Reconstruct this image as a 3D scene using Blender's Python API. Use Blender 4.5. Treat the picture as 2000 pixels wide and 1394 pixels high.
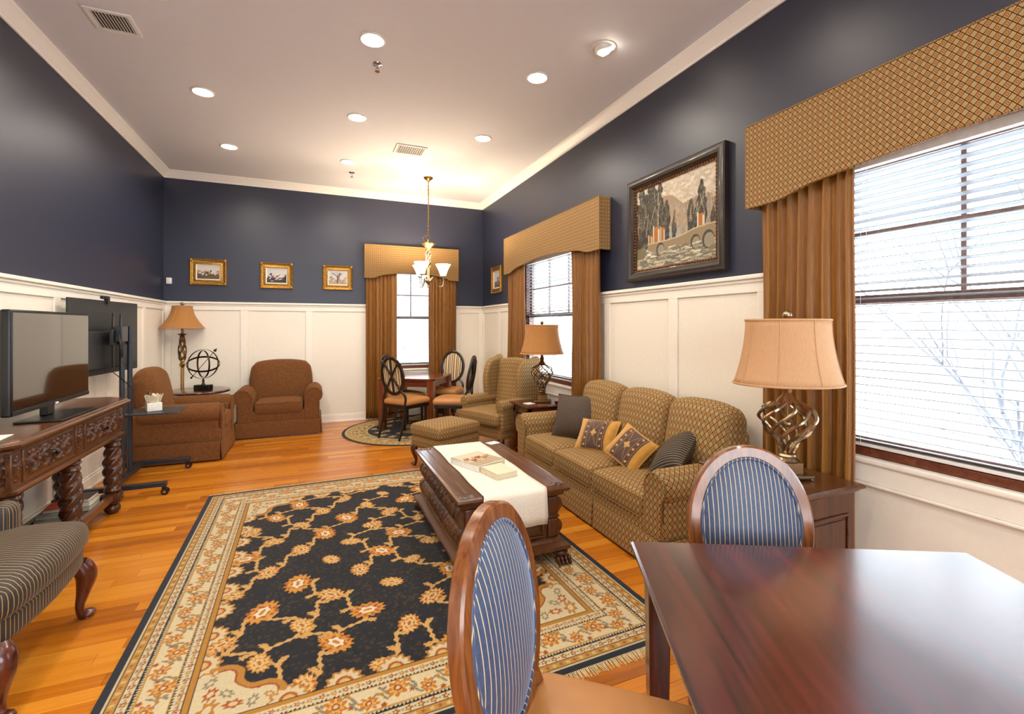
import bpy, math, random
import numpy as np
from mathutils import Vector, Matrix
PI = math.pi
random.seed(7); np.random.seed(7)
for o in list(bpy.data.objects): bpy.data.objects.remove(o)
SC = bpy.context.scene; COL = SC.collection

# ---------------------------------------------------------------- camera, world, exposure
cam_d = bpy.data.cameras.new('camera'); cam = bpy.data.objects.new('camera', cam_d); COL.objects.link(cam)
YAW = math.atan(385 / 912.)
cam.location = (0, 0, 1.5); cam.rotation_euler = (PI / 2, 0, -YAW)
cam_d.sensor_width = 36; cam_d.lens = 36 * 912 / 2000.; cam_d.shift_y = -60 / 2000.
cam_d.clip_start = 0.02; cam_d.clip_end = 300
SC.camera = cam
world = bpy.data.worlds.new('overcast_sky'); SC.world = world; world.use_nodes = True
WB = world.node_tree.nodes['Background']; WB.inputs[0].default_value = (0.86, 0.94, 1.0, 1); WB.inputs[1].default_value = 7.5
vs = SC.view_settings; vs.view_transform = 'Standard'; vs.look = 'None'; vs.exposure = 0.5; vs.gamma = 1.0; vs.use_curve_mapping = False

XL, XR, YB, YF, ZC = -1.93, 2.745, 7.83, -2.6, 3.66      # room shell
RAILZ = 1.85
# windows: name -> centre and half width along their wall
WIN = [('R', 0.955, 0.85), ('R', 5.21, 0.85), ('B', 1.49, 0.45)]
WZ0, WZ1 = 0.80, 2.46

def portal(loc, rot, sx, sy):
    l = bpy.data.lights.new('window_portal', 'AREA'); l.shape = 'RECTANGLE'; l.size = sx; l.size_y = sy
    l.cycles.is_portal = True
    o = bpy.data.objects.new('window_portal', l); COL.objects.link(o); o.location = loc; o.rotation_euler = rot
for side, c, hw in WIN:
    if side == 'R': portal((XR + 0.16, c, (WZ0 + WZ1) / 2), (0, PI / 2, 0), WZ1 - WZ0, hw * 2)
    else: portal((c, YB + 0.16, (WZ0 + WZ1) / 2), (-PI / 2, 0, 0), hw * 2, WZ1 - WZ0)
portal((0.4, YF - 0.16, 1.6), (PI / 2, 0, 0), 3.0, 1.8)

# ---------------------------------------------------------------- helpers
def lin(c):
    if isinstance(c, str): c = [int(c[i:i + 2], 16) / 255. for i in (0, 2, 4)]
    return tuple((x / 12.92 if x <= 0.04045 else ((x + 0.055) / 1.055) ** 2.4) for x in c)

class MB:
    """collects geometry for one mesh object"""
    def __init__(s): s.v = []; s.f = []; s.m = []; s.uv = []; s.hasuv = False
    def add(s, vs_, fs, mat=0, uvs=None, T=None):
        b = len(s.v)
        if T is not None: vs_ = [T @ Vector(p) for p in vs_]
        s.v.extend([tuple(p) for p in vs_])
        for f in fs:
            s.f.append(tuple(i + b for i in f)); s.m.append(mat)
        if uvs is not None: s.hasuv = True; s.uv.extend(uvs)
        else: s.uv.extend([None] * len(vs_))
        return s
    def box(s, c, d, mat=0, T=None, taper=1.0):
        x, y, z = d[0] / 2, d[1] / 2, d[2] / 2; t = taper
        vs_ = [(-x * t, -y * t, -z), (x * t, -y * t, -z), (x * t, y * t, -z), (-x * t, y * t, -z), (-x, -y, z), (x, -y, z), (x, y, z), (-x, y, z)]
        vs_ = [(a + c[0], b + c[1], e + c[2]) for a, b, e in vs_]
        return s.add(vs_, [(3, 2, 1, 0), (4, 5, 6, 7), (0, 1, 5, 4), (1, 2, 6, 5), (2, 3, 7, 6), (3, 0, 4, 7)], mat, None, T)
    def bb(s, a, b, mat=0, T=None):
        return s.box([(a[i] + b[i]) / 2 for i in range(3)], [abs(b[i] - a[i]) for i in range(3)], mat, T)
    def lathe(s, prof, n=24, c=(0, 0, 0), mat=0, T=None, sx=1, sy=1, ang0=0, rfun=None):
        vs_ = []; fs = []
        for r, z in prof:
            for k in range(n):
                a = ang0 + 2 * PI * k / n; q = r * (rfun(a, z) if rfun else 1)
                vs_.append((c[0] + q * math.cos(a) * sx, c[1] + q * math.sin(a) * sy, c[2] + z))
        m = len(prof)
        for i in range(m - 1):
            for k in range(n):
                k2 = (k + 1) % n
                fs.append((i * n + k, i * n + k2, (i + 1) * n + k2, (i + 1) * n + k))
        if prof[0][0] > 1e-5: fs.append(tuple(reversed(range(n))))
        if prof[-1][0] > 1e-5: fs.append(tuple((m - 1) * n + k for k in range(n)))
        return s.add(vs_, fs, mat, None, T)
    def tube(s, path, r, n=8, closed=False, mat=0, T=None, flat=1.0, up=(0, 0, 1)):
        P = [Vector(p) for p in path]; m = len(P)
        R = r if hasattr(r, '__len__') else [r] * m
        vs_ = []; fs = []; prev = None
        for i in range(m):
            if closed: t = P[(i + 1) % m] - P[i - 1]
            else: t = P[min(i + 1, m - 1)] - P[max(i - 1, 0)]
            t.normalize()
            if prev is None:
                u = Vector(up)
                if abs(u.dot(t)) > 0.95: u = Vector((1, 0, 0))
                a = (u - t * u.dot(t)).normalized()
            else:
                a = (prev - t * prev.dot(t))
                a = a.normalized() if a.length > 1e-6 else prev
            prev = a; b = t.cross(a)
            for k in range(n):
                an = 2 * PI * k / n
                vs_.append(P[i] + a * (math.cos(an) * R[i]) + b * (math.sin(an) * R[i] * flat))
        L = m if closed else m - 1
        for i in range(L):
            j = (i + 1) % m
            for k in range(n):
                k2 = (k + 1) % n
                fs.append((i * n + k, i * n + k2, j * n + k2, j * n + k))
        if not closed:
            fs.append(tuple(reversed(range(n)))); fs.append(tuple((m - 1) * n + k for k in range(n)))
        return s.add(vs_, fs, mat, None, T)
    def prism(s, poly, a, b, axis='z', mat=0, T=None):
        def q(p, h):
            if axis == 'z': return (p[0], p[1], h)
            if axis == 'y': return (p[0], h, p[1])
            return (h, p[0], p[1])
        n = len(poly); ar = sum(poly[i][0] * poly[(i + 1) % n][1] - poly[(i + 1) % n][0] * poly[i][1] for i in range(n))
        if (ar < 0) != (axis == 'y'): poly = list(reversed(poly))
        vs_ = [q(p, a) for p in poly] + [q(p, b) for p in poly]
        fs = [tuple(reversed(range(n))), tuple(range(n, 2 * n))] + [(i, (i + 1) % n, n + (i + 1) % n, n + i) for i in range(n)]
        return s.add(vs_, fs, mat, None, T)
    def rings(s, rings, mat=0, T=None, cap=True, closed=True):
        n = len(rings[0]); vs_ = [p for r in rings for p in r]; fs = []
        for i in range(len(rings) - 1):
            for k in range(n if closed else n - 1):
                k2 = (k + 1) % n
                fs.append((i * n + k, i * n + k2, (i + 1) * n + k2, (i + 1) * n + k))
        if cap: fs += [tuple(reversed(range(n))), tuple((len(rings) - 1) * n + k for k in range(n))]
        return s.add(vs_, fs, mat, None, T)
    def sphere(s, c, r, n=12, mat=0, T=None, sc=(1, 1, 1)):
        k = max(5, n // 2 + 1)
        prof = [(max(1e-6, math.sin(PI * i / k)) * 1.0, -math.cos(PI * i / k)) for i in range(k + 1)]
        M = Matrix.Translation(c) @ Matrix.Diagonal((r * sc[0], r * sc[1], r * sc[2], 1))
        if T is not None: M = T @ M
        return s.lathe(prof, n, (0, 0, 0), mat, M)
    def rbox(s, c, d, r, n=(10, 10, 4), fn=None, mat=0, T=None):
        """rounded box; fn(x,y,z,u,v,w) deforms (u,v,w in -1..1)"""
        hx, hy, hz = d[0] / 2, d[1] / 2, d[2] / 2; r = min(r, hx, hy, hz)
        def coords(h, k):
            e = [-h + r * (1 - math.cos(t * PI / 2 / 3)) * 1.0 for t in range(0, 3)]
            lo = [-h, -h + r * .15, -h + r * .5]
            inn = [(-h + r) + (2 * h - 2 * r) * i / k for i in range(k + 1)]
            return lo + inn + [-x for x in reversed(lo)]
        CX, CY, CZ = coords(hx, n[0]), coords(hy, n[1]), coords(hz, n[2])
        def P(x, y, z):
            ix, iy, iz = max(-hx + r, min(hx - r, x)), max(-hy + r, min(hy - r, y)), max(-hz + r, min(hz - r, z))
            dx, dy, dz = x - ix, y - iy, z - iz; L = math.sqrt(dx * dx + dy * dy + dz * dz)
            if L > 1e-9: dx, dy, dz = dx / L * r, dy / L * r, dz / L * r
            X, Y, Z = ix + dx, iy + dy, iz + dz
            if fn: X, Y, Z = fn(X, Y, Z, x / hx, y / hy, z / hz)
            return (X + c[0], Y + c[1], Z + c[2])
        for ax in range(3):
            A, B = [(CY, CZ), (CZ, CX), (CX, CY)][ax]; H = (hx, hy, hz)[ax]
            for sg in (-1, 1):
                vs_ = []; uvs = []
                for a in A:
                    for b in B:
                        p = [(sg * H, a, b), (b, sg * H, a), (a, b, sg * H)][ax]
                        vs_.append(P(*p))
                        uvs.append([(p[1], p[2]), (p[0], p[2]), (p[0], p[1])][ax])
                nb = len(B); fs = []
                for i in range(len(A) - 1):
                    for j in range(nb - 1):
                        f = (i * nb + j, (i + 1) * nb + j, (i + 1) * nb + j + 1, i * nb + j + 1)
                        fs.append(f if sg > 0 else tuple(reversed(f)))
                s.add(vs_, fs, mat, uvs, T)
        return s
    def grid(s, fn, nu, nv, mat=0, uv=None, T=None, flip=False):
        vs_ = []; uvs = []
        for i in range(nu + 1):
            for j in range(nv + 1):
                u, v = i / nu, j / nv
                vs_.append(fn(u, v)); uvs.append(uv(u, v) if uv else (u, v))
        fs = []
        for i in range(nu):
            for j in range(nv):
                f = (i * (nv + 1) + j, (i + 1) * (nv + 1) + j, (i + 1) * (nv + 1) + j + 1, i * (nv + 1) + j + 1)
                fs.append(tuple(reversed(f)) if flip else f)
        return s.add(vs_, fs, mat, uvs, T)
    def mesh(s, name, smooth=40, weld=True, mats=None):
        me = bpy.data.meshes.new(name); me.from_pydata(s.v, [], s.f)
        if mats:
            for m in mats: me.materials.append(m)
        if len(me.polygons) == len(s.m): me.polygons.foreach_set('material_index', s.m)
        # uv in metres: given, else box projection
        uvl = me.uv_layers.new(name='UVMap')
        nl = len(me.loops); vi = np.empty(nl, dtype=np.int32); me.loops.foreach_get('vertex_index', vi)
        co = np.array(s.v, dtype=np.float64).reshape(-1, 3)
        pn = np.empty(len(me.polygons) * 3); me.polygons.foreach_get('normal', pn); pn = np.abs(pn.reshape(-1, 3))
        ax = np.argmax(pn, axis=1)
        lt = np.empty(len(me.polygons), dtype=np.int32); me.polygons.foreach_get('loop_total', lt)
        lax = np.repeat(ax, lt)
        c = co[vi]
        uv = np.where((lax == 0)[:, None], c[:, [1, 2]], np.where((lax == 1)[:, None], c[:, [0, 2]], c[:, [0, 1]]))
        if s.hasuv:
            has = np.array([q is not None for q in s.uv])
            arr = np.array([q if q is not None else (0, 0) for q in s.uv], dtype=np.float64)
            uv = np.where(has[vi][:, None], arr[vi], uv)
        uvl.data.foreach_set('uv', uv.astype(np.float32).ravel())
        if weld and s.hasuv:
            import bmesh
            bm = bmesh.new(); bm.from_mesh(me); bmesh.ops.remove_doubles(bm, verts=bm.verts, dist=1e-5)
            bmesh.ops.recalc_face_normals(bm, faces=bm.faces); bm.to_mesh(me); bm.free()
        if smooth:
            me.shade_smooth(); me.set_sharp_from_angle(angle=math.radians(smooth))
        me.update()
        return me
    def build(s, name, mat, parent=None, bevel=0, loc=(0, 0, 0), rot=None, smooth=40, sub=0, seg=2, weld=True):
        mats = mat if isinstance(mat, (list, tuple)) else [mat]
        me = s.mesh(name, smooth, weld, mats)
        o = bpy.data.objects.new(name, me); COL.objects.link(o)
        o.location = loc
        if rot is not None: o.rotation_euler = rot
        if parent: o.parent = parent
        if bevel:
            b = o.modifiers.new('bevel', 'BEVEL'); b.width = bevel; b.segments = seg; b.limit_method = 'ANGLE'; b.angle_limit = math.radians(50)
        if sub:
            q = o.modifiers.new('sub', 'SUBSURF'); q.levels = sub; q.render_levels = sub
        return o

def tag(o, label=None, cat=None, group=None, kind=None):
    if label: o['label'] = label
    if cat: o['category'] = cat
    if group: o['group'] = group
    if kind: o['kind'] = kind
    return o
def thing(name, label, cat, loc=(0, 0, 0), rz=0, group=None):
    o = bpy.data.objects.new(name, None); COL.objects.link(o); o.empty_display_size = .1
    o.location = loc; o.rotation_euler = (0, 0, rz)
    return tag(o, label, cat, group)
def struct(o): o['kind'] = 'structure'; return o
def dup(root, loc, rz, label, group=None):
    r = root.copy(); COL.objects.link(r); r.location = loc; r.rotation_euler = (0, 0, rz); r['label'] = label
    if group: r['group'] = group
    for ch in list(root.children):
        c = ch.copy(); COL.objects.link(c); c.parent = r
        for g in ch.children:
            d = g.copy(); COL.objects.link(d); d.parent = c
    return r
def inst(name, me, parent, loc=(0, 0, 0), rot=(0, 0, 0), scale=(1, 1, 1)):
    o = bpy.data.objects.new(name, me); COL.objects.link(o); o.parent = parent
    o.location = loc; o.rotation_euler = rot; o.scale = scale; return o
def facing(dx, dy): return math.atan2(dx, -dy)          # local -Y points along (dx, dy)
def RX(a): return Matrix.Rotation(a, 4, 'X')
def RY(a): return Matrix.Rotation(a, 4, 'Y')
def RZ(a): return Matrix.Rotation(a, 4, 'Z')
def TR(*p): return Matrix.Translation(p)
def smoothpath(pts, k=6):
    """Catmull-Rom through points (any dimension)"""
    P = [np.array(p, float) for p in pts]; P = [2 * P[0] - P[1]] + P + [2 * P[-1] - P[-2]]; out = []
    for i in range(1, len(P) - 2):
        for j in range(k):
            t = j / k; a, b, c, d = P[i - 1:i + 3]
            out.append(.5 * ((2 * b) + (c - a) * t + (2 * a - 5 * b + 4 * c - d) * t * t + (3 * b - a - 3 * c + d) * t ** 3))
    out.append(P[-2]); return [tuple(x) for x in out]

# ---------------------------------------------------------------- materials
class NT:
    def __init__(s, name):
        s.mat = bpy.data.materials.new(name); s.mat.use_nodes = True; s.t = s.mat.node_tree; s.n = s.t.nodes; s.l = s.t.links
        s.p = s.n['Principled BSDF']; s.out = s.n['Material Output']
    def node(s, typ, **kw):
        x = s.n.new(typ)
        for k, v in kw.items(): setattr(x, k, v)
        return x
    def put(s, sock, v):
        if hasattr(v, 'is_output'): s.l.new(v, sock)
        else: sock.default_value = v
    def m(s, op, a, b=0.0, c=0.0):
        x = s.node('ShaderNodeMath', operation=op)
        s.put(x.inputs[0], a); s.put(x.inputs[1], b); s.put(x.inputs[2], c); return x.outputs[0]
    def mix(s, f, a, b, blend='MIX'):
        x = s.node('ShaderNodeMix', data_type='RGBA', blend_type=blend)
        s.put(x.inputs[0], f); s.put(x.inputs[6], a if not isinstance(a, tuple) else (*a, 1)[:4]); s.put(x.inputs[7], b if not isinstance(b, tuple) else (*b, 1)[:4]); return x.outputs[2]
    def coord(s, which='Object', scale=(1, 1, 1), rot=(0, 0, 0)):
        c = s.node('ShaderNodeTexCoord'); mp = s.node('ShaderNodeMapping'); mp.inputs['Scale'].default_value = scale; mp.inputs['Rotation'].default_value = rot
        s.l.new(c.outputs[which], mp.inputs[0]); return mp.outputs[0]
    def noise(s, vec, scale=5, detail=3, rough=.5, dist=0.0):
        x = s.node('ShaderNodeTexNoise'); s.l.new(vec, x.inputs['Vector']); x.inputs['Scale'].default_value = scale
        x.inputs['Detail'].default_value = detail; x.inputs['Roughness'].default_value = rough; x.inputs['Distortion'].default_value = dist; return x.outputs[0]
    def ramp(s, f, stops, interp='LINEAR'):
        x = s.node('ShaderNodeValToRGB'); x.color_ramp.interpolation = interp; e = x.color_ramp.elements
        while len(e) < len(stops): e.new(.5)
        for el, (p, c) in zip(e, stops): el.position = p; el.color = (*c, 1)[:4]
        s.put(x.inputs[0], f); return x.outputs[0]
    def bump(s, h, strength=.3, dist=.002):
        x = s.node('ShaderNodeBump'); x.inputs['Strength'].default_value = strength; x.inputs['Distance'].default_value = dist
        s.put(x.inputs['Height'], h); s.l.new(x.outputs[0], s.p.inputs['Normal']); return x
    def set(s, color=None, rough=None, metal=None, coat=None, coat_r=None, sheen=None, sheen_r=None, sheen_t=None, spec=None, emis=None, emis_s=None, trans=None, alpha=None):
        P = s.p.inputs
        for k, v in (('Roughness', rough), ('Metallic', metal), ('Coat Weight', coat), ('Coat Roughness', coat_r), ('Sheen Weight', sheen), ('Sheen Roughness', sheen_r), ('Specular IOR Level', spec), ('Emission Strength', emis_s), ('Transmission Weight', trans)):
            if v is not None: s.put(P[k], v)
        if color is not None: s.put(P['Base Color'], color if hasattr(color, 'is_output') else (*color, 1)[:4])
        if sheen_t is not None: P['Sheen Tint'].default_value = (*sheen_t, 1)
        if emis is not None: s.put(P['Emission Color'], (*emis, 1)[:4])
        return s

def plain(name, col, rough=.5, metal=0, noise=0.06, nscale=30, bump=0, bscale=200, **kw):
    t = NT(name); c = lin(col); v = t.coord('Object')
    n = t.noise(v, nscale, 3)
    a = tuple(x * (1 - noise) for x in c); b = tuple(min(1, x * (1 + noise)) for x in c)
    t.set(color=t.ramp(n, [(.3, a), (.7, b)]), rough=rough, metal=metal, **kw)
    if bump: t.bump(t.noise(v, bscale, 2), bump, .001)
    return t.mat
def wood(name, dark, light, axis=0, rough=.3, coat=.3, scale=1.0, bump=.05, contrast=(.35, .68), cior=1.5, coat_r=.12):
    t = NT(name); sc = [28, 28, 28]; sc[axis] = 1.6; v = t.coord('Object', tuple(x * scale for x in sc))
    n1 = t.noise(v, 1.0, 5, .6, .8); sc2 = [90, 90, 90]; sc2[axis] = 3
    n2 = t.noise(t.coord('Object', tuple(x * scale for x in sc2)), 1.0, 2)
    f = t.m('ADD', t.m('MULTIPLY', n1, .75), t.m('MULTIPLY', n2, .25))
    col = t.ramp(f, [(contrast[0], lin(dark)), (contrast[1], lin(light))])
    t.set(color=col, rough=rough, coat=coat, coat_r=coat_r); t.p.inputs['Coat IOR'].default_value = cior
    if bump: t.bump(f, bump, .001)
    return t.mat
def glossmetal(name, col, rough=.3, noise=.25, nscale=25):
    return plain(name, col, rough, 1.0, noise, nscale)

def diamond_fabric(name, dw=.038, dh=.047, base=('b08852', '9c8a60'), line='2b1a0e', mid='8a5a22', rough=.75):
    t = NT(name); c = t.node('ShaderNodeTexCoord'); sp = t.node('ShaderNodeSeparateXYZ'); t.l.new(c.outputs['UV'], sp.inputs[0])
    u = t.m('DIVIDE', sp.outputs[0], dw); v = t.m('DIVIDE', sp.outputs[1], dh)
    a = t.m('ADD', u, v); b = t.m('SUBTRACT', u, v)
    fa = t.m('FRACT', a); fb = t.m('FRACT', b)
    da = t.m('ABSOLUTE', t.m('SUBTRACT', fa, .5)); db = t.m('ABSOLUTE', t.m('SUBTRACT', fb, .5))
    d = t.m('MAXIMUM', da, db)
    par = t.m('FLOORED_MODULO', t.m('ADD', t.m('FLOOR', a), t.m('FLOOR', b)), 2.0)
    cellA = t.ramp(d, [(.0, lin('c68c42')), (.10, lin(mid)), (.28, lin(base[0]))], 'CONSTANT')
    cellB = t.ramp(d, [(.0, lin('ab9263')), (.10, lin(base[1])), (.31, lin('b8935c'))], 'CONSTANT')
    cell = t.mix(par, cellA, cellB)
    nz = t.noise(t.coord('UV'), 900, 2)
    cell = t.mix(t.m('MULTIPLY', nz, .25), cell, lin('6a4a24'))
    ln = t.m('GREATER_THAN', d, .425)
    col = t.mix(ln, cell, lin(line))
    t.set(color=col, rough=rough, sheen=.12, sheen_r=.4, sheen_t=lin('d0b080'), spec=.35)
    t.bump(t.m('ADD', t.m('MULTIPLY', ln, -1.0), nz), .25, .0015)
    return t.mat
def stripe_fabric(name, base, stripes, period, axis=0, rough=.7, sheen=.5, tint='8090b0', bumpy=.2, stripw=.12):
    t = NT(name); c = t.node('ShaderNodeTexCoord'); sp = t.node('ShaderNodeSeparateXYZ'); t.l.new(c.outputs['UV'], sp.inputs[0])
    u = t.m('DIVIDE', sp.outputs[axis], period); f = t.m('FRACT', u)
    d = t.m('ABSOLUTE', t.m('SUBTRACT', f, .5))
    ln = t.m('LESS_THAN', d, stripw / 2)
    nz = t.noise(t.coord('UV'), 60, 4, .7); nz2 = t.noise(t.coord('UV'), 1200, 1)
    bc = t.ramp(nz, [(.3, tuple(x * .75 for x in lin(base))), (.7, tuple(x * 1.25 for x in lin(base)))])
    col = t.mix(ln, bc, lin(stripes))
    t.set(color=col, rough=rough, sheen=sheen, sheen_r=.35, sheen_t=lin(tint))
    t.bump(t.m('ADD', t.m('MULTIPLY', ln, .8), t.m('MULTIPLY', nz2, .5)), bumpy, .0015)
    return t.mat
def bandfabric(name):                                    # multi-colour stripes of the far chairs
    t = NT(name); c = t.node('ShaderNodeTexCoord'); sp = t.node('ShaderNodeSeparateXYZ'); t.l.new(c.outputs['UV'], sp.inputs[0])
    f = t.m('FRACT', t.m('DIVIDE', sp.outputs[0], .14))
    cols = ['e0c9a0', '6b5a44', 'c99a58', 'efe0c0', '4c4438', 'd8bd8c', '8a6b40', 'e8d6b0', '5c5040']
    col = t.ramp(f, [(i / 9., lin(x)) for i, x in enumerate(cols)], 'CONSTANT')
    t.set(color=col, rough=.7, sheen=.2); return t.mat
def vcol(name, rough=.9, bump=.4, bscale=700, sheen=0.0, spec=.3):
    t = NT(name); a = t.node('ShaderNodeVertexColor'); a.layer_name = 'Col'
    nz = t.noise(t.coord('Object'), bscale, 2)
    col = t.mix(t.m('MULTIPLY', nz, .3), a.outputs[0], (0, 0, 0)) if bump else a.outputs[0]
    t.set(color=col, rough=rough, sheen=sheen, spec=spec)
    if bump: t.bump(nz, bump, .004)
    return t.mat

# painter: small numpy raster that becomes mesh point colours
class Ras:
    def __init__(s, w, h, res, col='000000'):
        s.w, s.h = w, h; s.nx, s.ny = int(round(w / res)) + 1, int(round(h / res)) + 1
        s.X, s.Y = np.meshgrid(np.linspace(0, w, s.nx), np.linspace(0, h, s.ny), indexing='ij')
        s.C = np.empty((s.nx, s.ny, 3)); s.C[:] = lin(col)
    def win(s, x0, x1, y0, y1):
        i0, i1 = max(0, int(x0 / s.w * (s.nx - 1))), min(s.nx, int(x1 / s.w * (s.nx - 1)) + 2)
        j0, j1 = max(0, int(y0 / s.h * (s.ny - 1))), min(s.ny, int(y1 / s.h * (s.ny - 1)) + 2)
        return (slice(i0, max(i0, i1)), slice(j0, max(j0, j1)))
    def where(s, mask, col, sl=None):
        if sl is None: s.C[mask] = lin(col)
        else: s.C[sl][mask] = lin(col)
    def disk(s, x, y, r, col, ry=None, rot=0, petals=0, amp=0.0, ph=0):
        ry = ry or r; R = max(r, ry) * (1 + amp); sl = s.win(x - R, x + R, y - R, y + R)
        dx, dy = s.X[sl] - x, s.Y[sl] - y; c_, s_ = math.cos(rot), math.sin(rot)
        a, b = (dx * c_ + dy * s_) / r, (-dx * s_ + dy * c_) / ry; q = np.hypot(a, b)
        lim = 1 + amp * np.cos(petals * np.arctan2(b, a) + ph) if petals else 1
        s.where(q < lim, col, sl)
    def rect(s, x0, x1, y0, y1, col):
        sl = s.win(x0, x1, y0, y1); m = (s.X[sl] >= x0) & (s.X[sl] <= x1) & (s.Y[sl] >= y0) & (s.Y[sl] <= y1); s.where(m, col, sl)
    def stroke(s, pts, r, col, bulge=0, freq=9):
        pts = smoothpath(pts, 14) if len(pts) > 2 else pts
        L = 0
        for i in range(len(pts) - 1):
            p, q = np.array(pts[i]), np.array(pts[i + 1]); n = max(1, int(np.hypot(*(q - p)) / max(r * .5, 1e-4)))
            for k in range(n):
                c = p + (q - p) * k / n; L += np.hypot(*(q - p)) / n
                s.disk(c[0], c[1], r * (1 + bulge * max(0, math.sin(L / r * 2 / freq * PI))), col)
    def poly(s, pts, col):
        xs = [p[0] for p in pts]; ys = [p[1] for p in pts]; sl = s.win(min(xs), max(xs), min(ys), max(ys))
        X, Y = s.X[sl], s.Y[sl]; ins = np.zeros(X.shape, bool); n = len(pts)
        for i in range(n):
            (x1, y1), (x2, y2) = pts[i], pts[(i + 1) % n]
            if y1 == y2: continue
            ins ^= ((y1 > Y) != (y2 > Y)) & (X < (x2 - x1) * (Y - y1) / (y2 - y1) + x1)
        s.where(ins, col, sl)
    def grain(s, amt=.1, seed=1):
        g = np.random.RandomState(seed).rand(s.nx, s.ny, 1); s.C *= (1 - amt + 2 * amt * g)
    def obj(s, name, mat, parent=None, zfun=None, keep=None, M=None):
        """mesh sheet in local XY centred on origin, colour per point"""
        n = s.nx * s.ny; co = np.zeros((s.nx, s.ny, 3)); co[..., 0] = s.X - s.w / 2; co[..., 1] = s.Y - s.h / 2
        if zfun is not None: co[..., 2] = zfun(s.X, s.Y)
        co = co.reshape(-1, 3)
        if M is not None: co = co @ np.array(M.to_3x3()).T + np.array(M.translation)
        i = np.arange(s.nx - 1)[:, None] * s.ny + np.arange(s.ny - 1)[None, :]
        q = np.stack([i, i + s.ny, i + s.ny + 1, i + 1], -1).reshape(-1, 4)
        if keep is not None:
            kv = keep(s.X, s.Y).reshape(-1); q = q[kv[q].all(axis=1)]
        me = bpy.data.meshes.new(name); me.vertices.add(n); me.vertices.foreach_set('co', co.astype(np.float32).ravel())
        me.loops.add(q.size); me.loops.foreach_set('vertex_index', q.ravel().astype(np.int32))
        me.polygons.add(len(q)); me.polygons.foreach_set('loop_start', np.arange(0, q.size, 4, dtype=np.int32))
        me.update(calc_edges=True); me.validate()
        at = me.color_attributes.new('Col', 'FLOAT_COLOR', 'POINT')
        c4 = np.ones((n, 4), np.float32); c4[:, :3] = s.C.reshape(-1, 3); at.data.foreach_set('color', c4.ravel())
        me.materials.append(mat); me.shade_smooth()
        o = bpy.data.objects.new(name, me); COL.objects.link(o)
        if parent: o.parent = parent
        return o
# ---------------------------------------------------------------- shared materials
M = {}
t = NT('navy_wall_paint'); nz = t.noise(t.coord('Object'), 220, 2)
t.set(color=lin('1f2339'), rough=.43, spec=.75); t.bump(nz, .06, .001); M['navy'] = t.mat
M['ceiling'] = plain('ceiling_paint', 'dcdce2', .8, 0, .01)
M['white'] = plain('white_trim_paint', 'efe8dc', .38, 0, .015)
M['panelwhite'] = plain('white_panel_paint', 'ece4d6', .42, 0, .015)
M['crown'] = plain('crown_paint', 'f2eee8', .4, 0, .01)
t = NT('oak_plank'); a = t.node('ShaderNodeAttribute', attribute_name='tint'); v = t.coord('Object', (1.3, 26, 26))
n1 = t.noise(v, 1, 5, .6, .6); n2 = t.noise(t.coord('Object', (3, 110, 60)), 1, 2)
f = t.m('ADD', t.m('MULTIPLY', n1, .65), t.m('MULTIPLY', n2, .35))
g = t.m('ADD', t.m('MULTIPLY', f, .7), t.m('MULTIPLY', a.outputs['Fac'], .42))
col = t.ramp(g, [(.25, lin('86450c')), (.5, lin('ba6c14')), (.72, lin('cf8424')), (.95, lin('dc9636'))])
t.set(color=col, rough=.28, coat=.25, coat_r=.16, spec=.4); t.bump(f, .03, .001); M['oak'] = t.mat
M['subfloor'] = plain('dark_joint', '4a2408', .7)
M['fabric'] = diamond_fabric('diamond_weave')
M['cornice'] = diamond_fabric('diamond_weave_cornice', .030, .036, base=('b88a52', 'a08c62'))
t = NT('brown_chenille'); v = t.coord('Object'); nz = t.noise(v, 45, 5, .7); nf = t.noise(v, 500, 2)
t.set(color=t.ramp(nz, [(.3, lin('573312')), (.7, lin('7a4a1c'))]), rough=.9, sheen=.3, sheen_r=.5, sheen_t=lin('c08850')); t.bump(nf, .4, .003); M['chenille'] = t.mat
t = NT('bronze_satin'); v = t.coord('UV', (350, 8, 1)); nz = t.noise(v, 1, 3)
t.set(color=t.ramp(nz, [(.3, lin('784c19')), (.7, lin('9a6623'))]), rough=.45, sheen=.3, sheen_r=.3, sheen_t=lin('e0a860'), spec=.5); t.bump(nz, .12, .001); M['curtain'] = t.mat
M['lining'] = plain('curtain_edge_satin', '8a5f38', .4, 0, .15, 12)
M['mahog'] = wood('mahogany_x', '2f0f09', '5d2412', 0, .22, .5)
M['mahogy'] = wood('mahogany_y', '2f0f09', '5d2412', 1, .22, .5)
M['mahogz'] = wood('mahogany_z', '33120b', '612714', 2, .25, .4)
M['dinwood'] = wood('red_brown_table', '5a2613', '8c4824', 0, .22, .5)
M['dinwoodz'] = wood('red_brown_leg', '5a2613', '8c4824', 2, .25, .4)
M['desk'] = wood('dark_cherry_top', '240908', '5c1b12', 1, .24, 1.0, 1.0, .02, (.38, .62), 2.05, .17)
M['walnut'] = wood('walnut_y', '3a1f0e', '6c3f1c', 1, .3, .35)
M['walnutx'] = wood('walnut_x', '3a1f0e', '6c3f1c', 0, .3, .35)
M['walnutz'] = wood('walnut_z', '331708', '643213', 2, .32, .3)
M['carved'] = wood('carved_oak', '26100a', '5a3018', 1, .3, .3, 1.0, .15)
M['carvedgold'] = wood('carved_amber', '2a1407', '7c4a1a', 1, .32, .3, 1.0, .15)
M['chairwood'] = wood('cherry_chair_z', '5e3016', '945a2e', 2, .26, .5)
M['ebony'] = wood('ebonised_wood', '120b08', '2a1a12', 2, .3, .4)
M['redwood'] = wood('window_mahogany', '4f2415', '7a4028', 1, .4, .2)
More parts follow.
